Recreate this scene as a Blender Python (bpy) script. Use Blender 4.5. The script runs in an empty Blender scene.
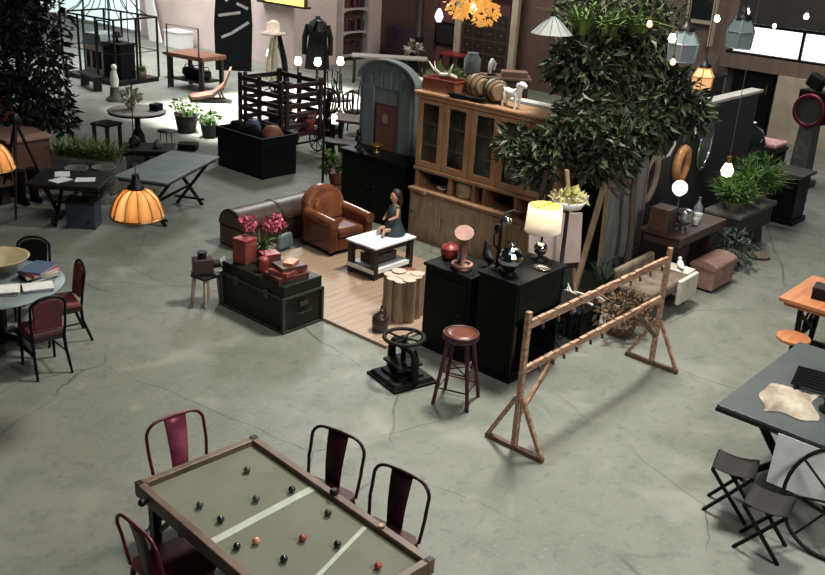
import bpy, math, random
from mathutils import Vector, Matrix, Quaternion
SC = bpy.context.scene
COL = SC.collection
PI = math.pi
R = math.radians
rng = random.Random(7)

# ------------------------------------------------------------------ materials
MATS = {}
def mat(name, c, rough=.6, metal=0., c2=None, scale=6., stretch=(1, 1, 1), bump=0., emit=None, estr=0., kind='noise', spec=.5, alpha=None):
    m = bpy.data.materials.new(name); m.use_nodes = True
    nt = m.node_tree; b = nt.nodes['Principled BSDF']
    b.inputs['Roughness'].default_value = rough
    b.inputs['Metallic'].default_value = metal
    b.inputs['Specular IOR Level'].default_value = spec
    b.inputs['Base Color'].default_value = (*c, 1)
    if c2 is not None or bump:
        tc = nt.nodes.new('ShaderNodeTexCoord'); mp = nt.nodes.new('ShaderNodeMapping')
        mp.inputs['Scale'].default_value = stretch
        nt.links.new(tc.outputs['Object'], mp.inputs['Vector'])
        n = nt.nodes.new('ShaderNodeTexNoise'); n.inputs['Scale'].default_value = scale
        n.inputs['Detail'].default_value = 5; n.inputs['Roughness'].default_value = .6
        nt.links.new(mp.outputs[0], n.inputs['Vector'])
        src = n.outputs['Fac']
        if c2 is not None:
            cr = nt.nodes.new('ShaderNodeValToRGB')
            cr.color_ramp.elements[0].position = .35; cr.color_ramp.elements[1].position = .68
            cr.color_ramp.elements[0].color = (*c, 1); cr.color_ramp.elements[1].color = (*c2, 1)
            if kind == 'island':
                g = nt.nodes.new('ShaderNodeNewGeometry'); src2 = g.outputs['Random Per Island']
                cr.color_ramp.elements[0].position = .0; cr.color_ramp.elements[1].position = 1.
            else: src2 = src
            nt.links.new(src2, cr.inputs['Fac']); nt.links.new(cr.outputs['Color'], b.inputs['Base Color'])
        if bump:
            bp = nt.nodes.new('ShaderNodeBump'); bp.inputs['Strength'].default_value = bump; bp.inputs['Distance'].default_value = .02
            nt.links.new(src, bp.inputs['Height']); nt.links.new(bp.outputs[0], b.inputs['Normal'])
    if emit is not None:
        b.inputs['Emission Color'].default_value = (*emit, 1); b.inputs['Emission Strength'].default_value = estr
    if alpha is not None:
        b.inputs['Transmission Weight'].default_value = alpha
    MATS[name] = m
    return m
def wood(name, c, c2, rough=.55, scale=5., axis=0, bump=.15):
    s = [6, 6, 6]; s[axis] = .6
    return mat(name, c, rough, 0, c2, scale, tuple(s), bump)

mat('black_metal', (.006, .0055, .0055), .45, .4, (.012, .01, .009), 8)
mat('black_paint', (.002, .0022, .0023), .5, 0, (.004, .004, .004), 4, spec=.15)
mat('black_iron', (.004, .004, .004), .6, .2, (.009, .008, .007), 20, bump=.2, spec=.2)
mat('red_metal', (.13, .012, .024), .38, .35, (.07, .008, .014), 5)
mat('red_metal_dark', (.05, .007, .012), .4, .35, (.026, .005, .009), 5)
mat('pink_metal', (.36, .08, .13), .4, .3, (.2, .03, .06), 6)
mat('red_leather', (.19, .035, .028), .5, 0, (.11, .018, .018), 9, bump=.15)
mat('maroon_leather', (.13, .02, .03), .5, 0, (.07, .012, .018), 9, bump=.15)
mat('dark_wood', (.01, .006, .0045), .5, 0, (.02, .011, .008), 4, (6, 6, .8), .1)
mat('brown_wood', (.1, .055, .033), .5, 0, (.055, .028, .018), 4, (.8, 6, 6), .1)
mat('table_rail', (.15, .095, .06), .45, 0, (.08, .045, .03), 5, (1, 1, 1), .1)
mat('felt', (.125, .128, .09), .85, 0, (.15, .152, .11), 3.5, bump=.05)
mat('white_tape', (.42, .43, .37), .7, 0, (.34, .35, .3), 12)
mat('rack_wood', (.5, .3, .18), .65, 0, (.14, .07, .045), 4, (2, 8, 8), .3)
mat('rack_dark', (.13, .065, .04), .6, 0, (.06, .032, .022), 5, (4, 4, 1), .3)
mat('stool_red', (.06, .009, .01), .4, .1, (.04, .008, .009), 7)
mat('seat_wood', (.15, .036, .017), .35, 0, (.11, .03, .016), 5, (1, 6, 6))
mat('pine', (.34, .19, .1), .6, 0, (.22, .115, .06), 4, (5, 5, .7), .15)
mat('pine_grey', (.34, .24, .15), .65, 0, (.22, .145, .09), 4, (5, 5, .7), .15)
mat('pine_front', (.42, .23, .12), .55, 0, (.29, .15, .075), 4, (5, 5, .7), .1)
mat('grey_paint', (.15, .18, .18), .7, 0, (.1, .12, .12), 4, (3, 3, .8), .1)
mat('grey_wood', (.24, .24, .235), .75, 0, (.13, .13, .125), 4, (5, 5, .6), .3)
mat('olive_trunk', (.006, .008, .005), .5, 0, (.01, .012, .008), 6, bump=.1, spec=.25)
mat('olive_edge', (.04, .048, .036), .5, .2, (.025, .03, .022), 9)
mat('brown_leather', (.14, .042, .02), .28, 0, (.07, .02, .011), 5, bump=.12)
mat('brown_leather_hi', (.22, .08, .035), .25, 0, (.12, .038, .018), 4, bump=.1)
mat('trunk_leather', (.05, .024, .013), .45, 0, (.024, .012, .008), 5, bump=.1)
mat('trunk_end', (.09, .045, .027), .45, 0, (.05, .026, .017), 5, bump=.1)
mat('marble', (.82, .84, .84), .3, 0, (.7, .72, .73), 3)
mat('plank_oak', (.36, .25, .175), .55, 0, (.29, .195, .135), 3, (1, 12, 12), .1)
mat('bark', (.42, .3, .2), .8, 0, (.22, .15, .095), 5, (6, 6, .7), .6)
mat('bark_dark', (.11, .08, .055), .8, 0, (.06, .042, .03), 5, (6, 6, .7), .5)
mat('log_end', (.5, .42, .36), .75, 0, (.45, .35, .25), 10)
mat('jug_brown', (.04, .018, .016), .3, 0, (.022, .012, .012), 5)
mat('rust', (.2, .075, .035), .6, 0, (.15, .035, .02), 8)
mat('red_enamel', (.27, .03, .03), .4, 0, (.16, .02, .02), 8)
mat('bench_brown', (.2, .085, .04), .5, 0, (.13, .05, .025), 4, (5, 1, 5))
mat('chaise_brown', (.17, .085, .06), .5, 0, (.11, .05, .038), 4)
mat('dark_blue_paint', (.02, .028, .045), .6)
mat('shade_grey', (.2, .205, .2), .7, 0, (.15, .155, .155), 3)
mat('dark_sling', (.006, .0045, .004), .8, 0, (.012, .008, .007), 8)
mat('pinkish_clay', (.34, .17, .13), .6, 0, (.2, .09, .07), 7)
mat('tin_red', (.28, .06, .045), .45, .1, (.14, .035, .03), 8)
mat('flower_pink', (.6, .12, .2), .6, 0, (.42, .06, .14), kind='island')
mat('leaf_ficus', (.007, .012, .005), .5, 0, (.06, .08, .035), kind='island', spec=.4)
mat('leaf_palm', (.05, .1, .02), .5, 0, (.13, .2, .05), kind='island', spec=.4)
mat('leaf_dark', (.006, .007, .006), .6, 0, (.022, .021, .017), kind='island', spec=.3)
mat('leaf_fern', (.035, .085, .014), .55, 0, (.1, .2, .035), kind='island', spec=.3)
mat('leaf_grass', (.035, .07, .014), .6, 0, (.1, .15, .03), kind='island', spec=.3)
mat('leaf_dry', (.1, .06, .035), .7, 0, (.2, .12, .07), kind='island', spec=.3)
mat('leaf_bluegreen', (.03, .06, .045), .6, 0, (.07, .1, .07), kind='island', spec=.3)
mat('partition', (.012, .017, .018), .7, 0, (.022, .028, .028), 2.5)
mat('partition_cap', (.62, .6, .56), .6, 0, (.5, .48, .44), 6)
mat('stone', (.12, .115, .1), .85, 0, (.06, .058, .05), 7, bump=.5)
mat('stone_dark', (.035, .034, .03), .85, 0, (.018, .018, .016), 7, bump=.5)
mat('terracotta', (.2, .15, .11), .8, 0, (.12, .09, .07), 6)
mat('rosy_wood', (.34, .2, .16), .65, 0, (.22, .12, .095), 4, (1, 5, 5), .15)
mat('walnut', (.075, .04, .033), .45, 0, (.04, .022, .02), 4, (1, 6, 6), .1)
mat('orange_wood', (.52, .2, .075), .45, 0, (.36, .12, .045), 3, (1, 7, 7))
mat('slate', (.036, .045, .046), .45, .1, (.056, .066, .066), 3)
mat('steel_blue', (.16, .2, .2), .5, .3, (.1, .13, .135), 3)
mat('canvas', (.72, .72, .7), .9, 0, (.62, .62, .6), 8)
gl = mat('glass_clear', (.9,.93,.93), .03, alpha=1.)
mat('grey_canvas', (.2, .195, .18), .9, 0, (.14, .135, .125), 8)
mat('cream_cloth', (.45, .39, .31), .9, 0, (.22, .16, .11), 5, bump=.4)
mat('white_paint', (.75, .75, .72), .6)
mat('white_glaze', (.8, .8, .76), .3)
mat('silver', (.5, .5, .5), .22, .95, (.35, .35, .35), 6)
mat('chrome', (.6, .6, .6), .08, 1.)
mat('brass', (.35, .2, .07), .35, .9)
mat('gilt', (.6, .28, .12), .45, .2, (.28, .12, .05), 6)
mat('horn', (.4, .32, .23), .6, 0, (.22, .16, .11), 6)
mat('bone', (.65, .62, .55), .6)
mat('mirror', (.3, .33, .34), .06, 1.)
mat('glass_dark', (.015, .018, .02), .08, 0, spec=.6)
mat('glass_blue', (.2, .245, .25), .25, 0, (.16, .2, .21), 3, spec=.6)
mat('lantern_frame', (.25, .3, .3), .4, .5)
def translucent(name, c, f=.55, c2=None, c3=None):
    m = bpy.data.materials.new(name); m.use_nodes = True; nt = m.node_tree; b = nt.nodes['Principled BSDF']
    b.inputs['Base Color'].default_value = (*c, 1); b.inputs['Roughness'].default_value = .3
    t = nt.nodes.new('ShaderNodeBsdfTranslucent'); t.inputs[0].default_value = (*(c2 or c), 1); x = nt.nodes.new('ShaderNodeMixShader'); x.inputs[0].default_value = f
    if c3:
        g = nt.nodes.new('ShaderNodeNewGeometry'); cr = nt.nodes.new('ShaderNodeValToRGB'); cr.color_ramp.elements[0].color = (*c2, 1); cr.color_ramp.elements[1].color = (*c3, 1)
        nt.links.new(g.outputs['Random Per Island'], cr.inputs[0]); nt.links.new(cr.outputs[0], t.inputs[0])
    nt.links.new(b.outputs[0], x.inputs[1]); nt.links.new(t.outputs[0], x.inputs[2]); nt.links.new(x.outputs[0], nt.nodes['Material Output'].inputs[0]); MATS[name] = m
translucent('shade_amber', (.2, .11, .06), .6, (.6, .36, .17), (1., .9, .7))
translucent('shade_white', (.8, .77, .72), .5, (.95, .9, .83))
mat('shade_yellow', (.9, .6, .05), .6, emit=(1., .6, .02), estr=.8)
mat('bulb_warm', (1, .9, .7), .3, emit=(1., .84, .6), estr=9.)
mat('bulb_red', (1, .5, .4), .3, emit=(1., .33, .2), estr=3.)
mat('globe_white', (1, 1, 1), .3, emit=(1., .97, .9), estr=2.6)
mat('lit_yellow', (1, .75, .2), .4, emit=(1., .6, .12), estr=2.2)
mat('capiz', (.9, .6, .25), .4, 0, (.7, .4, .14), kind='island', emit=(1., .52, .1), estr=.4)
mat('lit_orange', (1, .6, .3), .4, 0, (.8, .35, .12), 6, emit=(1., .5, .2), estr=.55)
mat('window_light', (1, 1, 1), .5, emit=(.97, .98, 1.), estr=1.7)
mat('window_cool', (.8, 1, 1), .5, emit=(.78, .97, .95), estr=.95)
mat('wall_pink', (.62, .5, .47), .85, 0, (.55, .45, .43), 1.5)
mat('wall_dark', (.02, .019, .018), .85, 0, (.03, .027, .025), 2)
mat('wall_brown', (.1, .055, .042), .8, 0, (.075, .042, .034), 2, (4, 4, .5))
mat('wall_red', (.16, .055, .055), .8, 0, (.08, .03, .03), 3)
mat('taupe_wood', (.16, .11, .085), .7, 0, (.11, .075, .058), 3, (5, 5, .5))
mat('tan_plaster', (.42, .36, .26), .8, 0, (.32, .27, .2), 3)
mat('bookcase_white', (.42, .39, .36), .7, 0, (.34, .31, .28), 4)
mat('purple_dark', (.03, .016, .026), .6)
mat('barrel_wood', (.22, .14, .075), .55, 0, (.12, .075, .04), 6, (1, 1, 1))
mat('teal_cloth', (.012, .025, .028), .7, 0, (.03, .05, .05), 12)
mat('skin', (.45, .24, .15), .5)
mat('hair', (.02, .012, .01), .6)
mat('paper', (.62, .62, .6), .8, 0, (.5, .5, .5), 8)
mat('cover_red', (.4, .06, .08), .5); mat('cover_blue', (.05, .08, .14), .5); mat('cover_black', (.02, .02, .025), .5); mat('cover_cream', (.45, .4, .28), .5)
mat('cover_brown', (.13, .055, .03), .6); mat('cover_maroon', (.1, .025, .02), .6)
mat('bowl_olive', (.3, .25, .14), .4, 0, (.42, .37, .23), 5)
mat('pink_cloth', (.5, .16, .17), .8, 0, (.65, .5, .47), 14)
mat('wagon_wood', (.022, .009, .008), .6, 0, (.045, .017, .014), 4, (1, 5, 5), .2)
mat('dress_white', (.45, .41, .32), .8, 0, (.3, .27, .2), 10)
mat('tan_felt', (.11, .085, .06), .9, 0, (.07, .05, .04), 6)
mat('black_cloth', (.004, .004, .004), .9, spec=.08)
mat('ball_black', (.01, .01, .012), .25, spec=.6); mat('ball_green', (.05, .055, .035), .3, 0, (.1, .1, .07), 20)
mat('ball_orange', (.5, .2, .12), .3, 0, (.6, .3, .18), 12); mat('ball_red', (.3, .045, .03), .3)
mat('hide', (.09, .06, .042), .9, 0, (.22, .17, .12), 5, bump=.4)
mat('hide_white', (.66, .62, .54), .9, 0, (.5, .46, .38), 6, bump=.4)
mat('pale_pink_canvas', (.5, .4, .36), .85, 0, (.4, .3, .27), 4)
mat('yellow_green', (.35, .33, .08), .7, 0, (.5, .42, .2), 9)
mat('cable', (.06, .055, .05), .7)
mat('red_counter', (.12, .055, .036), .7, 0, (.07, .032, .023), 3, bump=.1)
mat('mauve', (.3, .16, .22), .7)

# ------------------------------------------------------------------ mesh builder
class G:
    def __init__(s): s.v = []; s.f = []; s.sm = []
    def add(s, vs, fs, sm=False):
        o = len(s.v); s.v += [tuple(v) for v in vs]
        for f in fs: s.f.append(tuple(i + o for i in f)); s.sm.append(sm)
        return s
    def box(s, x, y, z, sx, sy, sz, rz=0., rx=0., ry=0., top=1.):
        """box centred at x,y,z; top scales the upper face"""
        M_ = Matrix.Translation((x, y, z)) @ Matrix.Rotation(rz, 4, 'Z') @ Matrix.Rotation(ry, 4, 'Y') @ Matrix.Rotation(rx, 4, 'X')
        vs = []
        for dz in (-.5, .5):
            k = top if dz > 0 else 1.
            for dx, dy in ((-.5, -.5), (.5, -.5), (.5, .5), (-.5, .5)): vs.append(M_ @ Vector((dx * sx * k, dy * sy * k, dz * sz)))
        return s.add(vs, [(3, 2, 1, 0), (4, 5, 6, 7), (0, 1, 5, 4), (1, 2, 6, 5), (2, 3, 7, 6), (3, 0, 4, 7)])
    def bb(s, x0, x1, y0, y1, z0, z1): return s.box((x0+x1)/2, (y0+y1)/2, (z0+z1)/2, abs(x1-x0), abs(y1-y0), abs(z1-z0))
    def beam(s, p, q, w, d=None, up=(0, 0, 1)):
        """rectangular bar from p to q"""
        d = d or w; p = Vector(p); q = Vector(q); a = (q - p).normalized(); u = Vector(up)
        if abs(a.dot(u)) > .98: u = Vector((1, 0, 0))
        b = a.cross(u).normalized(); c = b.cross(a)
        vs = []
        for e in (p, q):
            for i, j in ((-1, -1), (1, -1), (1, 1), (-1, 1)): vs.append(e + b * (i * w / 2) + c * (j * d / 2))
        return s.add(vs, [(3, 2, 1, 0), (4, 5, 6, 7), (0, 1, 5, 4), (1, 2, 6, 5), (2, 3, 7, 6), (3, 0, 4, 7)])
    def tube(s, pts, r, n=8, closed=False, cap=True):
        pts = [Vector(p) for p in pts]; k = len(pts)
        rs = r if isinstance(r, (list, tuple)) else [r] * k
        rings = []; prev = None
        for i, p in enumerate(pts):
            if closed: t = pts[(i+1) % k] - pts[i-1]
            else: t = pts[min(i+1, k-1)] - pts[max(i-1, 0)]
            t.normalize()
            if prev is None:
                u = Vector((0, 0, 1)) if abs(t.z) < .9 else Vector((1, 0, 0))
                a = t.cross(u).normalized()
            else:
                a = (prev - t * prev.dot(t)); a = a.normalized() if a.length > 1e-6 else t.orthogonal().normalized()
            prev = a; b = t.cross(a)
            rings.append([p + (a * math.cos(2*PI*j/n) + b * math.sin(2*PI*j/n)) * rs[i] for j in range(n)])
        vs = [v for ring in rings for v in ring]; fs = []
        for i in range(k if closed else k-1):
            i2 = (i+1) % k
            for j in range(n): fs.append((i*n+j, i*n+(j+1) % n, i2*n+(j+1) % n, i2*n+j))
        s.add(vs, fs, True)
        if cap and not closed:
            s.add(rings[0], [tuple(range(n-1, -1, -1))]); s.add(rings[-1], [tuple(range(n))])
        return s
    def cyl(s, p, q, r0, r1=None, n=12): return s.tube([p, q], [r0, r0 if r1 is None else r1], n)
    def lathe(s, prof, c=(0, 0, 0), n=20, sx=1., sy=1., flat=False):
        """profile of (radius, z) pairs turned about a vertical axis"""
        vs = []; fs = []; k = len(prof)
        for r, z in prof:
            for j in range(n): vs.append((c[0] + sx*r*math.cos(2*PI*j/n), c[1] + sy*r*math.sin(2*PI*j/n), c[2] + z))
        for i in range(k-1):
            for j in range(n): fs.append((i*n+j, i*n+(j+1) % n, (i+1)*n+(j+1) % n, (i+1)*n+j))
        s.add(vs, fs, not flat)
        if prof[0][0] > 1e-4: s.add(vs[:n], [tuple(range(n-1, -1, -1))])
        if prof[-1][0] > 1e-4: s.add(vs[-n:], [tuple(range(n))])
        return s
    def ball(s, c, r, n=14, sx=1., sy=1., sz=1.):
        m = max(6, n//2)
        return s.lathe([(max(r*math.sin(PI*i/m), 1e-5), -r*sz*math.cos(PI*i/m)) for i in range(m+1)], c, n, sx, sy)
    def prism(s, poly, t0, t1, axis='y', sm=False):
        """polygon (a, b) swept along axis from t0 to t1: y: (x,z), x: (y,z), z: (x,y)"""
        def P(a, b, t): return {'y': (a, t, b), 'x': (t, a, b), 'z': (a, b, t)}[axis]
        n = len(poly); vs = [P(a, b, t0) for a, b in poly] + [P(a, b, t1) for a, b in poly]
        s.add(vs, [(i, (i+1) % n, n+(i+1) % n, n+i) for i in range(n)], sm)
        return s.add(vs, [tuple(range(n-1, -1, -1)), tuple(range(n, 2*n))])
    def leaves(s, c, rad, n, size, shape=(1, 1, 1), droop=.3, seed=1, shell=.45, wide=.42):
        """n separate folded leaf blades in an ellipsoid"""
        g = random.Random(seed)
        for _ in range(n):
            while 1:
                d = Vector((g.uniform(-1, 1), g.uniform(-1, 1), g.uniform(-1, 1)))
                if shell < d.length < 1: break
            p = Vector(c) + Vector((d.x*rad*shape[0], d.y*rad*shape[1], d.z*rad*shape[2]))
            a = (d + Vector((g.gauss(0, .6), g.gauss(0, .6), g.gauss(0, .5) - droop))).normalized()
            u = a.cross(Vector((g.gauss(0, 1), g.gauss(0, 1), g.gauss(0, 1)))).normalized(); w = u.cross(a)
            L = size*g.uniform(.6, 1.3); W = L*wide*.5
            s.add([p, p + a*L*.45 + u*W + w*W*.35, p + a*L - w*L*.12, p + a*L*.45 - u*W + w*W*.35], [(0, 1, 2), (0, 2, 3)])
        return s
    def blades(s, c, r0, n, L, seed=1, spread=.7, wide=.03, seg=3):
        """arching strap leaves growing from a base disc"""
        g = random.Random(seed)
        for _ in range(n):
            an = g.uniform(0, 2*PI); q = r0*math.sqrt(g.random())
            p = Vector((c[0] + q*math.cos(an), c[1] + q*math.sin(an), c[2])); an += g.gauss(0, .5)
            h = Vector((math.cos(an), math.sin(an), 0)); sd = Vector((-h.y, h.x, 0)); l = L*g.uniform(.55, 1.15); k = spread*g.uniform(.4, 1.4)
            vs = []
            for i in range(seg+1):
                t = i/seg; e = p + h*(l*k*t*t*.9 + l*.12*t) + Vector((0, 0, l*(t - .55*k*t*t)))
                w = l*wide*(1 - t)**.6 if i < seg else .0005
                vs += [e + sd*w, e - sd*w]
            s.add(vs, [(2*i, 2*i+1, 2*i+3, 2*i+2) for i in range(seg)])
        return s
    def out(s, name, m, parent=None, loc=(0, 0, 0), bevel=0., sub=0, rz=0.):
        me = bpy.data.meshes.new(name); me.from_pydata(s.v, [], s.f)
        for p, q in zip(me.polygons, s.sm): p.use_smooth = q
        me.materials.append(MATS[m]); me.update()
        o = bpy.data.objects.new(name, me); COL.objects.link(o); o.location = loc; o.rotation_euler.z = rz
        if parent is not None: o.parent = parent
        if bevel:
            b = o.modifiers.new('bevel', 'BEVEL'); b.width = bevel; b.segments = 2; b.limit_method = 'ANGLE'; b.angle_limit = R(40)
        return o
def T(name, label, cat, loc, rz=0., group=None):
    o = bpy.data.objects.new(name, None); COL.objects.link(o); o.empty_display_size = .1
    o.location = loc; o.rotation_euler.z = rz; o['label'] = label; o['category'] = cat
    if group: o['group'] = group
    return o
def tag(o, label, cat, group=None, kind=None):
    o['label'] = label; o['category'] = cat
    if group: o['group'] = group
    if kind: o['kind'] = kind
    return o
def struct(o): o['kind'] = 'structure'; return o
def dup(root, loc, rz, label, group=None, scale=None, swap=None):
    """copy a thing with its parts and sub-parts; swap renames materials on the copied parts"""
    def cp(o, par):
        c = o.copy(); COL.objects.link(c)
        if par is not None: c.parent = par
        if swap and o.type == 'MESH' and o.data.materials[0].name in swap:
            c.data = o.data.copy(); c.data.materials[0] = MATS[swap[o.data.materials[0].name]]
        for ch in list(o.children): cp(ch, c)
        return c
    r = cp(root, None); r.location = loc; r.rotation_euler.z = rz; r['label'] = label
    if group: r['group'] = group
    if scale: r.scale = (scale,)*3 if isinstance(scale, (int, float)) else scale
    return r
def arc(cx, cz, rx, rz, a0, a1, n): return [(cx + rx*math.cos(R(a0+(a1-a0)*i/n)), cz + rz*math.sin(R(a0+(a1-a0)*i/n))) for i in range(n+1)]

# ------------------------------------------------------------------ camera (x = along the rack, y = towards the far left)
cam = bpy.data.cameras.new('camera'); co = bpy.data.objects.new('camera', cam); COL.objects.link(co)
cam.sensor_width = 36; cam.lens = 943.85*36/825; cam.clip_end = 200
pit, rol, az = .38259, .061975, .70516
rt = Vector((math.sin(az), -math.cos(az), 0)); up = Vector((math.sin(pit)*math.cos(az), math.sin(pit)*math.sin(az), math.cos(pit)))
fw = Vector((math.cos(pit)*math.cos(az), math.cos(pit)*math.sin(az), -math.sin(pit)))
rt, up = rt*math.cos(rol) + up*math.sin(rol), up*math.cos(rol) - rt*math.sin(rol)
co.matrix_world = Matrix(((rt.x, up.x, -fw.x, 0), (rt.y, up.y, -fw.y, 0), (rt.z, up.z, -fw.z, 4.4), (0, 0, 0, 1)))
SC.camera = co
# ------------------------------------------------------------------ the room
def floor_mat():
    m = mat('concrete', (.2, .21, .185), .55, spec=.3); nt = m.node_tree; b = nt.nodes['Principled BSDF']; N = nt.nodes.new; L = nt.links.new
    tc = N('ShaderNodeTexCoord')
    def noise(s, d=6, w=0):
        n = N('ShaderNodeTexNoise'); n.inputs['Scale'].default_value = s; n.inputs['Detail'].default_value = d; n.inputs['Distortion'].default_value = w
        L(tc.outputs['Object'], n.inputs['Vector']); return n
    def mix(a, c, f, t='MIX'):
        x = N('ShaderNodeMix'); x.data_type = 'RGBA'; x.blend_type = t
        for s, v in ((x.inputs[6], a), (x.inputs[7], c), (x.inputs[0], f)):
            if isinstance(v, (tuple, float)): s.default_value = v
            else: L(v, s)
        return x.outputs[2]
    def ramp(v, p0, p1):
        r = N('ShaderNodeMapRange'); r.inputs[1].default_value = p0; r.inputs[2].default_value = p1; L(v, r.inputs[0]); return r.outputs[0]
    n1 = noise(.55, 5, .3); n2 = noise(3.2, 8); n3 = noise(28, 4)
    c = mix((.14, .147, .122, 1), (.188, .192, .165, 1), ramp(n1.outputs['Fac'], .35, .65))
    c = mix(c, (.11, .12, .1, 1), ramp(n2.outputs['Fac'], .5, .85))
    c = mix(c, (.2, .2, .178, 1), ramp(n3.outputs['Fac'], .55, .75))
    c = mix(c, (.1, .105, .09, 1), ramp(noise(11, 6, .6).outputs['Fac'], .56, .8))
    c = mix(c, (.235, .235, .205, 1), ramp(noise(1.3, 7, .8).outputs['Fac'], .56, .74))
    # cracks: edges of two warped cell patterns
    for sc, wd, st in ((.42, .0016, .75), (.19, .0013, .7)):
        wv = N('ShaderNodeMixRGB'); wv.inputs[0].default_value = .16
        nn = noise(1.7, 6); L(tc.outputs['Object'], wv.inputs[1]); L(nn.outputs['Color'], wv.inputs[2])
        v = N('ShaderNodeTexVoronoi'); v.feature = 'DISTANCE_TO_EDGE'; v.inputs['Scale'].default_value = sc; L(wv.outputs[0], v.inputs['Vector'])
        inv = ramp(v.outputs['Distance'], wd*2, wd*.3)
        gap = ramp(noise(.8, 2).outputs['Fac'], .42, .55)
        mm = N('ShaderNodeMath'); mm.operation = 'MULTIPLY'; L(inv, mm.inputs[0]); L(gap, mm.inputs[1])
        m2 = N('ShaderNodeMath'); m2.operation = 'MULTIPLY'; L(mm.outputs[0], m2.inputs[0]); m2.inputs[1].default_value = st
        c = mix(c, (.04, .04, .034, 1), m2.outputs[0])
    L(c, b.inputs['Base Color'])
    rr = N('ShaderNodeMapRange'); L(n2.outputs['Fac'], rr.inputs[0]); rr.inputs[3].default_value = .35; rr.inputs[4].default_value = .7; L(rr.outputs[0], b.inputs['Roughness'])
floor_mat()
struct(G().bb(-3, 22, -5, 37, -.2, 0).out('floor', 'concrete'))
struct(G().bb(18, 18.3, 20.2, 37, 0, 6).out('wall_left', 'wall_pink'))
struct(G().bb(18.3, 21.8, 20.2, 20.5, 0, 6).out('wall_side', 'wall_pink'))
struct(G().bb(21.5, 21.8, 11.6, 20.2, 0, 6).out('wall_back', 'wall_brown'))
struct(G().bb(21.5, 21.8, -5, 9.15, 0, 1.42).out('wall_right', 'wall_dark'))
struct(G().bb(21.5, 21.8, -5, 9.15, 2.42, 6).out('wall_upper', 'wall_dark'))
struct(G().bb(21.5, 21.8, 9.15, 11.6, 0, 6).out('wall_center', 'taupe_wood'))
struct(G().bb(21.3, 21.5, -5, 9.3, 1.42, 1.74).out('trim_1', 'taupe_wood'))
struct(G().bb(21.34, 21.5, -5, 9.2, 2.36, 2.42).out('trim_2', 'black_paint'))
struct(G().bb(21.32, 21.5, -5, 9.2, 1.74, 1.79).out('trim_3', 'black_paint'))
w = struct(G().bb(21.46, 21.52, -5, 9.15, 1.74, 2.42).out('window_1', 'window_light'))
g = G()
for y in (9.12, 7.55, 6.0, 4.4): g.bb(21.4, 21.46, y-.03, y+.03, 1.78, 2.4)
struct(g.out('window_frame', 'black_paint', w))
w = struct(G().bb(17.93, 18, 27.7, 34, .12, 3).out('window_2', 'window_cool'))
g = G()
for y in (27.7, 29.4, 31, 32.6): g.bb(17.88, 17.93, y-.03, y+.03, .1, 3)
struct(g.out('window_frame', 'grey_paint', w))
# taller tan wall piece and door in the dark rear wall
struct(G().bb(21.2, 21.5, 7.15, 7.85, 0, 1.42).out('trim_4', 'tan_plaster'))
struct(G().bb(21.25, 21.5, 5.6, 7.0, 0, 1.42).out('trim_5', 'tan_plaster'))
d = struct(G().bb(21.4, 21.5, 8.0, 8.95, 0, 1.42).out('door_1', 'black_paint'))
struct(G().tube([(21.37, 8.12, .95), (21.37, 8.12, 1.15)], .015, 6).out('door_handle', 'brass', d))
# timber post frames on the taupe wall
struct(G().bb(21.36, 21.5, 10.25, 10.33, 1.8, 3.4).bb(21.36, 21.5, 9.62, 9.7, 1.8, 3.4).bb(21.36, 21.5, 9.7, 10.25, 2.28, 2.36).out('trim_6', 'tan_plaster'))
struct(G().bb(21.4, 21.5, 9.7, 10.25, 2.36, 3.4).out('window_3', 'glass_dark'))

# ------------------------------------------------------------------ lights
def area(name, loc, to, sx, sy, p, col=(1, 1, 1), spread=None):
    l = bpy.data.lights.new(name, 'AREA'); l.shape = 'RECTANGLE'; l.size = sx; l.size_y = sy; l.energy = p; l.color = col
    if spread: l.spread = R(spread)
    o = bpy.data.objects.new(name, l); COL.objects.link(o); o.location = loc
    o.rotation_euler = (Vector(to) - Vector(loc)).to_track_quat('-Z', 'Y').to_euler(); return o
def point(name, loc, p, col, r=.06):
    l = bpy.data.lights.new(name, 'POINT'); l.energy = p; l.color = col; l.shadow_soft_size = r
    o = bpy.data.objects.new(name, l); COL.objects.link(o); o.location = loc; return o
wd = bpy.data.worlds.new('world'); SC.world = wd; wd.use_nodes = True
wd.node_tree.nodes['Background'].inputs[0].default_value = (.86, .95, 1, 1); wd.node_tree.nodes['Background'].inputs[1].default_value = .026
area('skylight_main', (9.3, 5.5, 8.4), (7.0, 4.6, 0), 1.4, 1.4, 610, (1, .985, .885), 125)
area('front_fill', (4.5, 2.5, 8), (5.5, 4.5, 0), 3, 3, 130, (1, .985, .885))  # unseen fill lamp added over the near floor
area('back_wall_fill', (18.6, 15.2, 5.6), (20.4, 16, .4), 3, 2, 230, (1, .95, .88))  # lamp added to lift the brown and red back walls
area('right_rear_fill', (17.5, 6.5, 6.5), (18.5, 6.5, 0), 3, 3, 330, (1, .97, .92))  # added lamp that brightens the tan pillar and the taupe wall
area('skylight_rear', (14.7, 15.6, 6.5), (7.6, 10.5, 0), 1.5, 1.5, 430, (.99, 1, .98))
s = area('sun_patch', (14.1, 16.3, 8), (14.1, 16.3, 0), 6.2, 3.7, 750, (1, .98, .95), 7)
area('skylight_far', (14.5, 21.5, 7), (14.3, 22, 0), 6, 6, 560, (.98, 1, 1), 80)
area('left_wall_wash', (14.5, 24, 5.5), (18, 24.5, 1), 5, 2, 120, (1, .97, .94), 90)  # wash lamp put in to light the pink wall, no real opening
area('skylight_right', (4.8, -1.6, 5.4), (7.3, 1.8, .2), 1.4, 1.4, 330, (.99, .99, 1))
SC.view_settings.view_transform = 'Standard'; SC.view_settings.look = 'None'; SC.view_settings.gamma = 1; SC.view_settings.exposure = 0
SC.view_settings.use_curve_mapping = False

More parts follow.
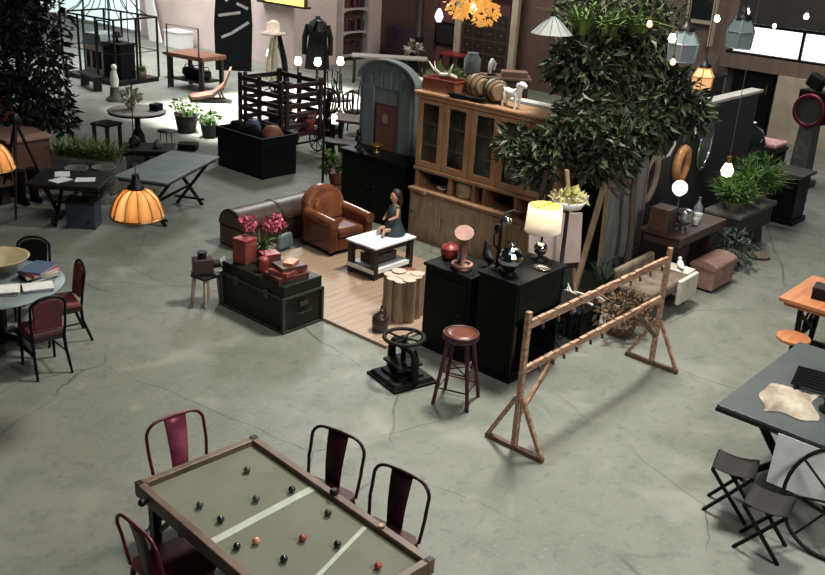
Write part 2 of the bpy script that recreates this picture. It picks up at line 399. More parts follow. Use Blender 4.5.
# ------------------------------------------------------------------ the game table, its balls and chairs
t = T('game_table', 'long wooden game table with green felt bed and white line across it', 'table', (3.24, 3.74, 0), R(-4))
HX, HY, Z = .475, .91, .8
g = G(); g.bb(-HX, -HX+.055, -HY, HY, Z-.075, Z+.025); g.out('rail', 'table_rail', t, bevel=.006)
G().bb(HX-.055, HX, -HY, HY, Z-.075, Z+.025).out('rail', 'table_rail', t, bevel=.006)
G().bb(-HX+.056, HX-.056, HY-.055, HY, Z-.075, Z+.025).out('rail', 'table_rail', t, bevel=.006)
G().bb(-HX+.056, HX-.056, -HY, -HY+.055, Z-.075, Z+.025).out('rail', 'table_rail', t, bevel=.006)
G().bb(-HX+.056, HX-.056, -HY+.056, HY-.056, Z-.05, Z-.015).out('playing_bed', 'felt', t)
G().box(0, .14, Z-.0135, 2*HX-.118, .058, .002, rz=R(4)).out('line', 'white_tape', t)
G().beam((-.19, -.565, Z-.0135), (.4, -.37, Z-.0135), .03, .002).out('line', 'white_tape', t)
for sx in (-1, 1):
    for sy in (-1, 1):
        G().box(sx*(HX-.07), sy*(HY-.12), .36, .055, .055, .725, top=1.15).out('leg', 'dark_wood', t, bevel=.004)
        G().bb(sx*(HX), sx*(HX-.045), sy*(HY), sy*(HY-.045), Z+.0255, Z+.03).out('corner_plate', 'black_metal', t)
    G().beam((sx*(HX-.09), -HY+.16, .2), (sx*(HX-.09), HY-.16, .2), .03, .05).out('stretcher', 'dark_wood', t)
    for sy in (-1, 1): G().beam((sx*(HX-.08), sy*(HY-.16), .5), (sx*(HX-.08), sy*(HY-.36), .715), .03).out('brace', 'dark_wood', t)
G().bb(-HX+.06, HX-.06, HY-.17, HY-.14, .58, .72).out('apron', 'dark_wood', t); G().bb(-HX+.06, HX-.06, -HY+.14, -HY+.17, .58, .72).out('apron', 'dark_wood', t)
for x, y in ((-HX-.03, .75), (-HX-.03, -.6)): G().cyl((x+.028, y, Z-.03), (x, y, Z-.03), .012).ball((x-.008, y, Z-.03), .026).out('knob', 'black_metal', t)
G().lathe([(.03, 0), (.03, .02), (.018, .034)], (HX-.028, -.01, Z+.0255), 12).out('stud', 'black_metal', t)
G().lathe([(.02, 0), (.02, .012)], (HX-.028, -.47, Z+.0255), 12).out('stud', 'rack_wood', t)
BR = .024
balls = [(3.47, 4.32, 'green', 'speckled olive ball nearest the far end rail of the game table'),
 (3.00, 4.21, 'green', 'speckled olive ball near the far left corner of the game table'),
 (3.30, 4.02, 'green', 'speckled olive ball just beyond the middle of the white line'),
 (3.00, 4.00, 'black', 'black ball just beyond the left half of the white line'),
 (3.535, 3.94, 'black', 'black ball touching the right end of the white line'),
 (3.53, 3.59, 'brown', 'brown ball beside the right rail below the white line'),
 (3.02, 3.68, 'orange', 'orange and cream ball on the green felt below the white line'),
 (3.24, 3.51, 'red', 'red ball in the middle of the green felt'),
 (3.03, 3.44, 'black', 'black ball in front of the orange and cream ball'),
 (3.35, 3.32, 'black', 'black ball beyond the narrow slanted white line'),
 (3.38, 3.01, 'red', 'red ball nearest the near right corner of the game table'),
 (2.905, 3.72, 'black', 'black ball tucked against the left rail of the game table'),
 (3.12, 3.09, 'black', 'black ball at the lower end of the slanted white line')]
mk = dict(green='ball_green', black='ball_black', orange='ball_orange', red='ball_red', brown='walnut')
for x, y, c, lab in balls: tag(G().ball((0, 0, 0), BR, 16).out('ball', mk[c], None, (x, y, Z-.015+BR)), lab, 'ball', 'balls on the game table')

def cafe_chair(label, loc, rz, m, mp, group):
    """back at +y, faces -y"""
    t = T('metal_cafe_chair', label, 'chair', loc, rz, group)
    sh = [(-.17, -.19), (.17, -.19), (.19, -.16), (.19, .14), (.15, .18), (-.15, .18), (-.19, .14), (-.19, -.16)]
    G().prism(sh, .435, .45, 'z').prism([(a*.96, b*.96) for a, b in sh], .41, .434, 'z').out('seat', m, t, bevel=.004)
    fr = [(-.185, .165, .42), (-.2, .19, .6)] + [(x, .2+.03*(z-.6)/.25, z) for x, z in [(-.2+.0*k, .66) for k in (0,)]]
    fr += [(x, .215 + .08*(z-.66), z) for x, z in arc(-.1, .755, .1, .105, 180, 95, 5)] + [(0, .232, .867)] + [(x, .215 + .08*(z-.66), z) for x, z in arc(.1, .755, .1, .105, 85, 0, 5)]
    fr += [(.2, .2, .66), (.2, .19, .6), (.185, .165, .42)]
    G().tube(fr, .0115, 8).out('back_frame', m, t)
    t.scale = (1.16, 1.04, 1)
    g = G(); n = 7
    rows = []
    for i in range(n+1):
        u = i/n; z = .44 + .42*u; y = .168 + .06*u - .012*math.sin(PI*u); w_ = .055 + .022*u
        rows.append([(-w_, y, z), (0, y + .008, z), (w_, y, z)])
    vs = [p for r_ in rows for p in r_] + [(p[0], p[1]+.004, p[2]) for r_ in rows for p in r_]; k = 3*(n+1); fs = []
    for i in range(n):
        for j in range(2):
            a = i*3+j; fs += [(a, a+1, a+4, a+3), (k+a+3, k+a+4, k+a+1, k+a)]
        fs += [(i*3, i*3+3, k+i*3+3, k+i*3), (i*3+5, i*3+2, k+i*3+2, k+i*3+5)]
    fs += [(0, k, k+1, 1), (1, k+1, k+2, 2), (k-3, k-2, 2*k-2, 2*k-3), (k-2, k-1, 2*k-1, 2*k-2)]
    g.add(vs, fs, True); g.out('back_panel', mp, t)
    for sx in (-1, 1):
        for sy in (-1, 1):
            G().tube([(sx*.165, sy*.15, .43), (sx*.185, sy*.175, .2), (sx*.21, sy*.215, 0)], [.018, .016, .013], 8).out('leg', m, t)
    G().beam((-.175, -.16, .3), (.175, .16, .3), .016, .006).beam((-.175, .16, .306), (.175, -.16, .306), .016, .006).out('cross_brace', m, t)
    return t
gc = 'red metal chairs round the game table'
cafe_chair('red metal chair with pink back panel at the far end of the game table', (3.46, 4.93, 0), R(-6), 'red_metal', 'pink_metal', gc)
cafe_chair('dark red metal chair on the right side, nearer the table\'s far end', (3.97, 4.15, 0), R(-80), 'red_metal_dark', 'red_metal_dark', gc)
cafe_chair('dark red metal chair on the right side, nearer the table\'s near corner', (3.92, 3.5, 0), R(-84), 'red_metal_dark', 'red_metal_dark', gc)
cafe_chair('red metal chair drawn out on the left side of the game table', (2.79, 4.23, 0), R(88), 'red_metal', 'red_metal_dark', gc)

# ------------------------------------------------------------------ notched rack
t = T('wooden_rack', 'rustic wooden rack with two notched rails on splayed feet', 'rack', (6.16, 3.95, 0))
LX = 2.5
for i, x in enumerate((0, LX)):
    G().bb(x-.024, x+.024, -.025, .025, .045, 1.33).out('post', 'rack_wood' if i == 0 else 'rack_wood', t, bevel=.006)
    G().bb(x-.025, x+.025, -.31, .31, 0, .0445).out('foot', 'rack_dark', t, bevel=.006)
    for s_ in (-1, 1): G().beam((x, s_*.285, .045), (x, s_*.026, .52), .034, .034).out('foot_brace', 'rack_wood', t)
def rail(z, h, seed, nm):
    q = random.Random(seed); g = G(); pts = []; x = .03
    top = [(x, z+h)]
    while x < LX-.16:
        d = q.uniform(.1, .17); top += [(x+d*.85, z+h+q.uniform(-.004, .008)), (x+d*.88, z+h-.03), (x+d, z+h-.028), (x+d, z+h)]; x += d
    top += [(LX-.03, z+h)]
    bot = [(LX-.03, z), (.03, z)]
    g.prism(top+bot, -.018, .018, 'y'); return g.out(nm, 'rack_wood', t)
rail(1.17, .07, 3, 'notched_rail'); rail(.745, .06, 5, 'notched_rail')
for z, q in ((1.165, 1), (.74, 2)):
    qq = random.Random(q)
    for k in range(11):
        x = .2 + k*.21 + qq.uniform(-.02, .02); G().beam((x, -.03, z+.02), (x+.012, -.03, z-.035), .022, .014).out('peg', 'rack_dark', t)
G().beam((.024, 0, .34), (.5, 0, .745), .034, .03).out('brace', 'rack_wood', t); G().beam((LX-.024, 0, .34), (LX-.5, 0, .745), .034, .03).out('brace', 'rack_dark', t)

# ------------------------------------------------------------------ stool
t = T('round_stool', 'red metal stool with round wooden seat beside the black cabinets', 'stool', (6.47, 4.87, 0), R(20))
G().lathe([(.001, .655), (.15, .655), (.172, .67), (.176, .715), (.165, .728), (.152, .722), (.151, .7)], n=28).out('seat', 'stool_red', t)
G().lathe([(.15, .701), (.149, .719), (.08, .716), (.001, .714)], n=24).out('seat_inset', 'seat_wood', t)
for k in range(4):
    a_ = PI/4 + k*PI/2; c, s_ = math.cos(a_), math.sin(a_)
    G().tube([(c*.13, s_*.13, .66), (c*.245, s_*.245, 0)], [.021, .019], 8).out('leg', 'stool_red', t)
for z, r_ in ((.34, .175), (.17, .207)):
    for k in range(4):
        a_ = PI/4 + k*PI/2; b_ = a_ + PI/2
        G().cyl((math.cos(a_)*r_, math.sin(a_)*r_, z), (math.cos(b_)*r_, math.sin(b_)*r_, z), .008, n=6).out('stretcher', 'stool_red', t)
g = G()
for k in range(2):
    a_ = PI/4 + k*PI/2; c, s_ = math.cos(a_)*.17, math.sin(a_)*.17; g.cyl((c, s_, .34+.012*k), (-c, -s_, .34+.012*k), .007, n=6)
g.out('cross_brace', 'stool_red', t)

# ------------------------------------------------------------------ book press
t = T('book_press', 'black cast iron book press with a round spoked handwheel', 'press', (6.42, 5.53, 0), R(-14)); t.scale = (1.08, 1.08, .88)
G().bb(-.24, .24, -.24, .24, 0, .03).box(0, 0, .05, .46, .44, .045, top=.9).out('base_plate', 'black_iron', t, bevel=.006)
g = G().bb(-.14, .14, -.15, .15, .0725, .1); g.out('bed', 'black_iron', t, bevel=.005)
G().bb(-.13, .13, -.14, .14, .2, .23).out('platen', 'black_iron', t, bevel=.005)
for s_ in (-1, 1): G().tube([(0, s_*.19, .06), (0, s_*.19, .35), (0, s_*.15, .41), (0, s_*.05, .42)], [.045, .036, .04, .045], 8).out('upright', 'black_iron', t)
G().cyl((0, 0, .225), (0, 0, .5), .024).lathe([(.045, .39), (.05, .42), (.045, .45)], n=14).out('screw', 'black_iron', t)
wr = G().tube([(.185*math.cos(2*PI*k/28), .185*math.sin(2*PI*k/28), .52) for k in range(28)], .021, 8, True).out('wheel_rim', 'black_iron', t)
for k in range(4):
    a_ = k*PI/2+.4; G().tube([(0, 0, .5), (.09*math.cos(a_+.15), .09*math.sin(a_+.15), .515), (.18*math.cos(a_), .18*math.sin(a_), .52)], [.018, .012, .013], 6).out('spoke', 'black_iron', wr)
G().lathe([(.035, .485), (.035, .53), (.02, .54)], n=12).out('hub', 'black_iron', wr)

# ------------------------------------------------------------------ black cabinets
t = T('black_cabinet', 'plain black cabinet behind the red stool, carved figures on its top', 'cabinet', (7.13, 5.3, 0))
G().bb(.02, .5, .02, .62, .06, .93).out('body', 'black_paint', t, bevel=.005)
G().bb(.0, .53, -.0, .64, .931, .965).out('top', 'black_paint', t, bevel=.008)
G().bb(.0, .52, 0.0, .64, 0, .0595).out('plinth', 'black_paint', t, bevel=.006)
d = G().bb(.008, .0195, .06, .58, .12, .86).out('door', 'black_paint', t, bevel=.003)
G().ball((-.004, .12, .52), .014, 10).out('knob', 'black_metal', d)
t = T('black_desk_cabinet', 'tall black open-fronted cabinet carrying the globe and lamp', 'cabinet', (7.13, 4.7, 0))
G().bb(.0, .03, .03, .5, .05, 1.05).out('side_panel', 'black_paint', t, bevel=.004)
G().bb(.8, .83, .03, .5, .05, 1.05).out('side_panel', 'black_paint', t, bevel=.004)
G().bb(.031, .799, .47, .5, .05, 1.05).out('back_panel', 'black_paint', t)
G().bb(.031, .799, .03, .469, .05, .09).out('bottom_panel', 'black_paint', t)
G().bb(.031, .799, .05, .469, .66, .69).out('shelf', 'black_paint', t)
G().bb(-.02, .85, .0, .52, 1.051, 1.085).out('top', 'black_paint', t, bevel=.008)
for z0, z1 in ((.71, 1.03),):
    d = G().bb(.045, .785, .03, .05, z0, z1).out('drawer', 'black_paint', t, bevel=.004)
    for x in (.22, .61): G().tube([(x-.04, .028, .88), (x-.03, .012, .87), (x+.03, .012, .87), (x+.04, .028, .88)], .006, 6).out('handle', 'black_metal', d)
G().bb(-.012, .845, .015, .51, 0, .0495).out('plinth', 'black_paint', t, bevel=.006)
# things inside its open lower half
t = T('red_leather_case', 'dark red case standing inside the open black cabinet', 'case', (7.32, 5.0, .09))
G().bb(-.1, .1, -.13, .13, 0, .42).out('body', 'red_metal_dark', t, bevel=.015); G().tube([(-.05, 0, .42), (-.04, 0, .46), (.04, 0, .46), (.05, 0, .42)], .009, 6).out('handle', 'black_metal', t)
t = T('iron_scroll_stand', 'low wrought iron scrollwork stand beside the open black cabinet', 'stand', (8.28, 4.95, 0), R(-4))
for y in (-.16, .16):
    g = G().bb(-.26, .26, y-.012, y+.012, .0, .024).bb(-.26, .26, y-.012, y+.012, .5, .524).bb(-.26, -.236, y-.012, y+.012, .024, .5).bb(.236, .26, y-.012, y+.012, .024, .5); g.out('side_frame', 'black_iron', t)
    for c in (-.12, .12):
        G().tube([(c+.1*math.cos(R(q))*(.25+q/900), y, .26+.2*math.sin(R(q))*(.25+q/900)) for q in range(0, 650, 30)], .009, 6).out('scroll', 'black_iron', t)
G().bb(-.27, .27, -.18, .18, .525, .545).out('top', 'black_iron', t)

# things on the black cabinets
Z1 = .965; Z2 = 1.085
t = T('red_round_tin', 'dull red domed pot on the left end of the black cabinet', 'pot', (7.42, 5.83, Z1))
G().lathe([(.05, 0), (.085, .02), (.1, .07), (.092, .12)], n=20).out('body', 'red_enamel', t); G().lathe([(.094, .121), (.07, .15), (.02, .165), (.018, .18), (.001, .19)], n=20).out('lid', 'red_enamel', t)
t = T('clay_horn', 'curled pinkish clay form standing on the black cabinet', 'sculpture', (7.3, 5.56, Z1), R(35))
G().lathe([(.1, 0), (.1, .02), (.06, .035)], n=20).out('base', 'pinkish_clay', t)
G().tube([(-.09, 0, .06), (-.03, 0, .05), (.05, 0, .08), (.085, 0, .16), (.06, 0, .25), (0, 0, .31), (-.06, 0, .36), (-.1, 0, .42)], [.008, .022, .034, .042, .05, .056, .07, .1], 14).out('body', 'pinkish_clay', t)
G().tube([(.1*math.cos(PI*k/8)-.02, .1*math.sin(PI*k/8), .05) for k in range(16)], .018, 8, True).out('coil', 'pinkish_clay', t)
t = T('black_bird_figure', 'small black carved figure at the back of the black cabinet', 'figurine', (7.52, 5.38, Z1), R(60))
G().lathe([(.06, 0), (.06, .02), (.03, .03)], n=14).out('base', 'black_iron', t)
G().tube([(-.1, 0, .12), (-.03, 0, .1), (.05, 0, .13), (.08, 0, .2), (.09, 0, .26), (.13, 0, .27)], [.012, .05, .06, .035, .03, .006], 10).out('body', 'black_iron', t)
G().cyl((0, 0, .02), (0, 0, .1), .01).out('stand_rod', 'black_iron', t)
t = T('mirror_globe', 'mirrored glass globe on a dark foot on the black cabinet', 'globe', (7.275, 4.95, Z2))
g = G(); n, m_ = 18, 10; vs = []
for i in range(m_+1):
    for j in range(n):
        a_ = PI*i/m_; vs.append((max(.125*math.sin(a_), 1e-4)*math.cos(2*PI*j/n), max(.125*math.sin(a_), 1e-4)*math.sin(2*PI*j/n), .165-.125*math.cos(a_)))
g.add(vs, [(i*n+j, i*n+(j+1) % n, (i+1)*n+(j+1) % n, (i+1)*n+j) for i in range(m_) for j in range(n)]); g.out('globe_body', 'mirror', t)
G().lathe([(.07, 0), (.07, .015), (.04, .03), (.05, .045)], n=18).out('foot', 'black_iron', t); G().lathe([(.03, .29), (.03, .31), (.012, .33)], n=12).out('cap', 'silver', t)
t = T('drum_shade_lamp', 'table lamp with glowing white drum shade on the black cabinet', 'lamp', (7.88, 5.0, Z2))
G().lathe([(.09, 0), (.09, .015), (.03, .03), (.02, .05)], n=20).out('base', 'black_metal', t)
G().ball((0, 0, .12), .075, 20).out('body', 'chrome', t); G().cyl((0, 0, .19), (0, 0, .4), .012).out('neck', 'black_metal', t)
sd = G().lathe([(.19, .31), (.175, .58)], n=28)
sd.f = sd.f[:-2]; sd.sm = sd.sm[:-2]
o = sd.out('lamp_shade', 'shade_white', t); so = o.modifiers.new('solid', 'SOLIDIFY'); so.thickness = .004
o = G().lathe([(.16, .578), (.16, .583)], n=24).out('shade_top', 'shade_yellow', t)
G().bb(-.16, .16, -.006, .006, .584, .59).out('shade_bar', 'black_metal', t)
point('drum_lamp_light', (7.88, 5.0, Z2+.72), 4, (1, .8, .55), .08)
point('drum_lamp_glow', (7.88, 5.0, Z2+.46), 5, (1, .92, .84), .05)
t = T('black_candle_stand', 'black wrought stand with curling arm at the cabinet\'s left corner', 'candle stand', (7.3, 5.12, Z2), R(0)); t.scale = (1.25, 1.25, 1.15)
G().lathe([(.07, 0), (.06, .015), (.02, .03)], n=14).out('base', 'black_iron', t)
G().tube([(0, 0, .02), (.01, 0, .25), (0, 0, .42), (.05, 0, .5), (.16, 0, .5), (.22, 0, .47)], [.018, .014, .014, .012, .012, .014], 8).out('arm', 'black_iron', t)
G().tube([(0, 0, .18), (-.07, 0, .24), (-.08, 0, .33), (-.03, 0, .36)], .009, 6).out('scroll', 'black_iron', t)
G().ball((.08, 0, .42), .04, 12).out('globe', 'silver', t); G().lathe([(.03, .3), (.035, .32), (.02, .36)], (-.03, 0, .06), 10).out('cup', 'black_iron', t)
t = T('small_black_clock', 'small black mantel box between the globe and the lamp', 'box', (7.6, 5.12, Z2))
G().bb(-.06, .06, -.04, .04, 0, .13).out('body', 'black_iron', t, bevel=.008); G().lathe([(.035, 0), (.035, .006)], n=16).out('foot_plate', 'silver', t, (0, 0, .131))
t = T('steel_tray', 'oval dark steel tray lying on the black cabinet under the lamp', 'tray', (7.66, 4.82, Z2))
G().lathe([(.05, 0), (.08, .004), (.1, .018), (.096, .02), (.07, .008), (.001, .007)], n=24, sx=.75, sy=1.0).out('body', 'silver', t)
# ------------------------------------------------------------------ lounge: oak platform and what stands on it
PZ = .035
t = T('oak_platform', 'pale oak plank platform under the armchair and the marble table', 'platform', (6.79, 6.1, 0))
nb = 23
for k in range(nb):
    y0 = k*2.9/nb
    G().bb(0, 2.35, y0+.002, y0+2.9/nb-.002, .0, PZ).out('plank', 'plank_oak', t)

# green trunk
t = T('green_storage_chest', 'long dark green metal-edged trunk carrying red tins and boxes', 'trunk', (6.22, 7.1, 0))
W, Ln, Hh = .55, 1.05, .55
G().bb(.0, W, 0, Ln, 0, .42).out('body', 'olive_trunk', t, bevel=.006)
lid = G().bb(-.006, W+.006, -.006, Ln+.006, .424, Hh).out('lid', 'olive_trunk', t, bevel=.012)
g = G()
for x in (-.01, W+.01):
    for y in (-.01, Ln+.01): g.box(x, y, .21, .03, .03, .42)
for y in (-.01, Ln+.01): g.beam((0, y, .015), (W, y, .015), .025); g.beam((0, y, .41), (W, y, .41), .025)
for x in (-.01, W+.01): g.beam((x, 0, .015), (x, Ln, .015), .025); g.beam((x, 0, .41), (x, Ln, .41), .025)
g.out('edge_trim', 'olive_edge', t)
G().box(W/2, -.02, .3, .12, .012, .05).out('latch', 'olive_edge', t)
for y in (.27, .78): G().box(-.022, y, .4, .012, .06, .1).out('latch', 'olive_edge', t)
G().tube([(.16, -.02, .22), (.18, -.045, .2), (.36, -.045, .2), (.38, -.02, .22)], .011, 6).out('handle', 'black_metal', t)
GT = 'tins and boxes on the green trunk'
zt = Hh+.001
t = T('red_tin', 'tall square red tin with faded front on the green trunk', 'tin', (6.4, 7.97, zt), R(8), GT)
G().bb(-.1, .1, -.1, .1, 0, .255).out('body', 'tin_red', t, bevel=.01); G().bb(-.103, .103, -.103, .103, .257, .29).out('lid', 'red_enamel', t, bevel=.01)
t = T('painted_tin', 'squat dark red tin in front of the pink flowers', 'tin', (6.55, 7.72, zt), R(-15), GT)
G().bb(-.1, .1, -.09, .09, 0, .13).out('body', 'cover_maroon', t, bevel=.008); G().bb(-.102, .102, -.092, .092, .132, .15).out('lid', 'red_enamel', t, bevel=.006)
t = T('red_canister', 'small round bright red canister between the tins and boxes', 'canister', (6.36, 7.6, zt), 0, GT)
G().lathe([(.055, 0), (.055, .13)], n=18).out('body', 'red_enamel', t); G().lathe([(.057, .131), (.057, .16), (.02, .17)], n=18).out('lid', 'tin_red', t)
st = [(.2, .15, .06, 'cover_maroon', 'wide dark red box, lowest of the stack on the green trunk'), (.18, .13, .05, 'tin_red', 'brick red box, second from bottom of the stack'), (.15, .12, .045, 'brown_wood', 'brown wooden box, third of the stack on the trunk'), (.09, .06, .03, 'orange_wood', 'small honey-coloured box on top of the stack')]
z = zt
for i, (a_, b_, h_, m_, lab) in enumerate(st):
    t = T('keepsake_box', lab, 'box', (6.45+.012*i, 7.32-.01*i, z), R((-6, 10, -12, 25)[i]), GT)
    G().bb(-a_, a_, -b_, b_, 0, h_*.65).out('body', m_, t, bevel=.004); G().bb(-a_-.003, a_+.003, -b_-.003, b_+.003, h_*.65+.001, h_).out('lid', m_, t, bevel=.004); z += h_+.001
t = T('pink_orchid', 'potted plant with bright pink blooms behind the red tins', 'potted plant', (6.62, 7.95, zt))
G().lathe([(.05, 0), (.075, .12), (.08, .13), (.068, .125), (.001, .11)], n=18).out('pot', 'stone_dark', t)
G().blades((0, 0, .11), .03, 26, .26, 3, .8, .07).out('foliage', 'leaf_fern', t)
g = G(); 
for c in ((-.1, .08, .38), (.1, -.1, .42)): g.tube([(0, 0, .11), (c[0]*.4, c[1]*.4, .28), c], .005, 5)
g.out('stem', 'leaf_grass', t)
G().leaves((-.1, .09, .41), .1, 60, .06, (1, 1, .8), .0, 4, .2, .9).leaves((.1, -.1, .42), .12, 80, .06, (1, 1, .7), .0, 5, .2, .9).out('blooms', 'flower_pink', t)

# little stand with a black projector beside the green trunk
t = T('cream_stool', 'small low cream painted stool at the far end of the green trunk', 'stool', (6.12, 8.33, 0), R(6))
G().bb(-.13, .13, -.12, .12, .33, .36).out('seat', 'dark_wood', t, bevel=.004)
for sx in (-1, 1):
    for sy in (-1, 1): G().beam((sx*.1, sy*.09, .33), (sx*.12, sy*.11, 0), .032).out('leg', 'cream_cloth', t)
t = T('old_projector', 'black and brown lantern projector with a white lens hood on a stool', 'projector', (6.12, 8.33, .361), R(-28))
G().bb(-.15, .08, -.075, .075, .02, .2).out('body', 'jug_brown', t, bevel=.012); G().cyl((.0801, 0, .12), (.16, 0, .12), .05).out('lens_barrel', 'black_metal', t)
G().cyl((.16, 0, .12), (.22, 0, .12), .045, .085).out('lens_hood', 'white_paint', t)
G().lathe([(.05, .2), (.05, .26), (.06, .262), (.06, .275)], (-.04, 0, 0), 14).out('chimney', 'black_metal', t)
G().bb(-.16, .1, -.08, .08, 0, .0195).out('base', 'black_metal', t)

# dome topped leather trunk
t = T('domed_leather_chest', 'long brown leather trunk with a domed lid behind the armchair', 'trunk', (7.5, 9.38, 0))
L_ = 1.45; d_ = .5
G().bb(0, L_, 0, d_, 0, .3).out('body', 'trunk_leather', t, bevel=.01)
pr = [(-.006, .302), (d_+.006, .302)] + arc(d_/2, .302, d_/2+.006, .23, 0, 180, 16)[1:-1]
lid = G().prism(pr, -.006, L_+.006, 'x', True).out('lid', 'trunk_leather', t)
G().prism([(.03, .32)]+[(d_-.03, .32)]+arc(d_/2, .32, d_/2-.03, .175, 0, 180, 12)[1:-1], -.014, -.0065, 'x').out('end_panel', 'trunk_end', lid)
for x in (.02, L_/2, L_-.02): G().prism(arc(d_/2, .302, d_/2+.014, .24, 0, 180, 16)+arc(d_/2, .302, d_/2+.004, .23, 180, 0, 16), x-.02, x+.02, 'x', True).out('strap', 'dark_wood', lid)
G().bb(-.012, 0, .03, d_-.03, .03, .28).out('end_board', 'trunk_end', t)
for x in (.35, 1.1): G().bb(x-.03, x+.03, -.014, -.002, .24, .35).out('latch', 'brass', t)

# leather club chair (faces -y)
t = T('leather_armchair', 'worn brown leather club armchair with a rounded back', 'armchair', (8.6, 8.74, PZ), R(-6)); t.scale = (.88, .88, .86)
G().bb(-.4, .4, -.36, .36, .06, .26).out('base', 'brown_leather', t, bevel=.03)
G().box(0, -.1, .34, .5, .56, .15).out('seat_cushion', 'brown_leather', t, bevel=.05)
for s_ in (-1, 1):
    a_ = G().bb(s_*.265, s_*.41, -.38, .32, .06, .5).out('arm', 'brown_leather', t, bevel=.04)
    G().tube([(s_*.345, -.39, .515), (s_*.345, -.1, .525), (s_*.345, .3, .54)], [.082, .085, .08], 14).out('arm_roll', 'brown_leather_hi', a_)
g = G(); pr = [(-.36, .22), (.36, .22), (.38, .55)] + [(x, z) for x, z in arc(0, .62, .37, .3, 0, 180, 14)] + [(-.38, .55)]
def lean(pr, y0, y1, k): 
    n = len(pr); vs = [(x, y0 + k*(z-.2), z) for x, z in pr] + [(x, y1 + k*(z-.2), z) for x, z in pr]
    return vs, [(i, (i+1) % n, n+(i+1) % n, n+i) for i in range(n)] + [tuple(range(n-1, -1, -1)), tuple(range(n, 2*n))]
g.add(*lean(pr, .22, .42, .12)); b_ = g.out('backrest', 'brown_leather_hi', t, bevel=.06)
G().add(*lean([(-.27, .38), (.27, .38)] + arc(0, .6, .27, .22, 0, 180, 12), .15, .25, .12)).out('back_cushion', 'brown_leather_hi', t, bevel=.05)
for sx in (-1, 1):
    for sy in (-1, 1): G().lathe([(.025, 0), (.035, .03), (.035, .06)], (sx*.34, sy*.3, 0), 12).out('foot', 'dark_wood', t)

# marble coffee table with the seated figurine
t = T('marble_table', 'small white marble topped table with dark wooden frame', 'table', (8.4, 7.72, PZ))
G().bb(-.38, .38, -.26, .26, .415, .44).out('tabletop', 'marble', t, bevel=.004)
G().bb(-.34, .34, -.22, .22, .34, .4145).out('apron', 'dark_wood', t, bevel=.004)
for sx in (-1, 1):
    for sy in (-1, 1): G().bb(sx*.36, sx*.29, sy*.24, sy*.17, 0, .414).out('leg', 'dark_wood', t, bevel=.004)
G().bb(-.35, .35, -.224, .224, .03, .11).out('lower_frame', 'dark_wood', t, bevel=.004); G().bb(-.28, .28, -.225, .225, .1105, .135).bb(-.352, .352, -.236, -.226, .08, .135).bb(-.362, -.352, -.23, .23, .08, .135).out('shelf', 'marble', t)
t = T('wooden_tray_box', 'brown box lying on the lower shelf of the marble table', 'box', (8.38, 7.74, PZ+.1355))
G().bb(-.2, .2, -.13, .13, 0, .1).out('body', 'walnut', t, bevel=.006); G().bb(-.205, .205, -.135, .135, .101, .12).out('lid', 'brown_wood', t, bevel=.004)
t = T('seated_figurine', 'dark-haired doll figurine in a teal dress sitting on the marble table', 'figurine', (8.62, 7.72, PZ+.44), R(-100)); t.scale = (1.12, 1.12, 1.12)
G().tube([(0, 0, .1), (0, .01, .2), (0, .01, .29), (0, .01, .33), (0, 0, .37), (0, 0, .4)], [.07, .06, .065, .045, .022, .022], 12).ball((0, -.005, .445), .055, 14, .88, .95, 1.15).ball((0, -.058, .44), .009, 6)\
   .tube([(-.06, 0, .31), (-.1, -.02, .22), (-.07, -.1, .17)], [.024, .02, .014], 8).tube([(.06, 0, .31), (.1, -.03, .24), (.06, -.12, .2)], [.024, .02, .014], 8)\
   .tube([(-.04, -.02, .07), (-.05, -.16, .08), (-.06, -.19, .02)], [.03, .024, .016], 8).tube([(.04, -.02, .07), (.05, -.17, .08), (.06, -.2, .02)], [.03, .024, .016], 8).out('body', 'skin', t)
G().lathe([(.14, 0), (.15, .02), (.11, .1), (.078, .18), (.082, .26), (.07, .32), (.035, .345)], (0, .0, 0), 16, 1, .95).out('dress', 'teal_cloth', t)
G().ball((0, .02, .47), .063, 14, .95, .95, 1.).tube([(0, .05, .47), (0, .075, .38), (0, .07, .3)], [.04, .04, .015], 8).out('hair', 'hair', t)

t = T('red_clay_pot', 'rust red pot lying behind the bundle of logs', 'pot', (8.17, 7.02, PZ)); t.scale = (1.2, 1.2, 1.15)
G().lathe([(.05, 0), (.12, .05), (.14, .12), (.11, .19), (.07, .21), (.075, .225)], n=22).out('body', 'rust', t)
t = T('log_stump', 'bundle of upright bark-covered logs used as a side table', 'stump', (7.5, 6.52, PZ))
q = random.Random(4)
cs = [(0, 0), (.13, .02), (-.12, .05), (.06, .13), (-.05, -.13), (.09, -.1), (-.13, -.07), (-.05, .15), (.17, -.06)]
for i, (x, y) in enumerate(cs):
    h_ = .5+q.uniform(-.012, .012); r_ = .083+q.uniform(-.008, .006)
    lg = G().tube([(x, y, 0), (x+.004, y, .25), (x, y, h_)], [r_*1.03, r_*.98, r_], 11, cap=False).out('log', 'bark', t)
    G().lathe([(r_*.97, h_-.004), (r_*.97, h_+.002)], (x, y, 0), 11).out('cut_end', 'log_end', lg)
t = T('brown_jug', 'dark brown stoneware jug with a looped handle near the logs', 'jug', (7.03, 6.42, PZ))
G().lathe([(.075, 0), (.09, .02), (.092, .14), (.085, .17), (.05, .2), (.022, .215), (.02, .24), (.027, .245)], n=22).out('body', 'jug_brown', t)
G().tube([(0, -.05, .19), (0, -.08, .24), (0, -.06, .3), (0, -.01, .3), (0, 0, .245)], .009, 6).out('handle', 'black_metal', t)
t = T('flat_leather_bag', 'folded dark bag on the platform beside the armchair', 'bag', (8.0, 9.12, PZ), R(10))
G().box(0, 0, .1, .3, .09, .2, top=.85).out('body', 'steel_blue', t, bevel=.03); G().tube([(-.08, 0, .2), (-.06, 0, .28), (.06, 0, .28), (.08, 0, .2)], .009, 6).out('handle', 'black_metal', t)

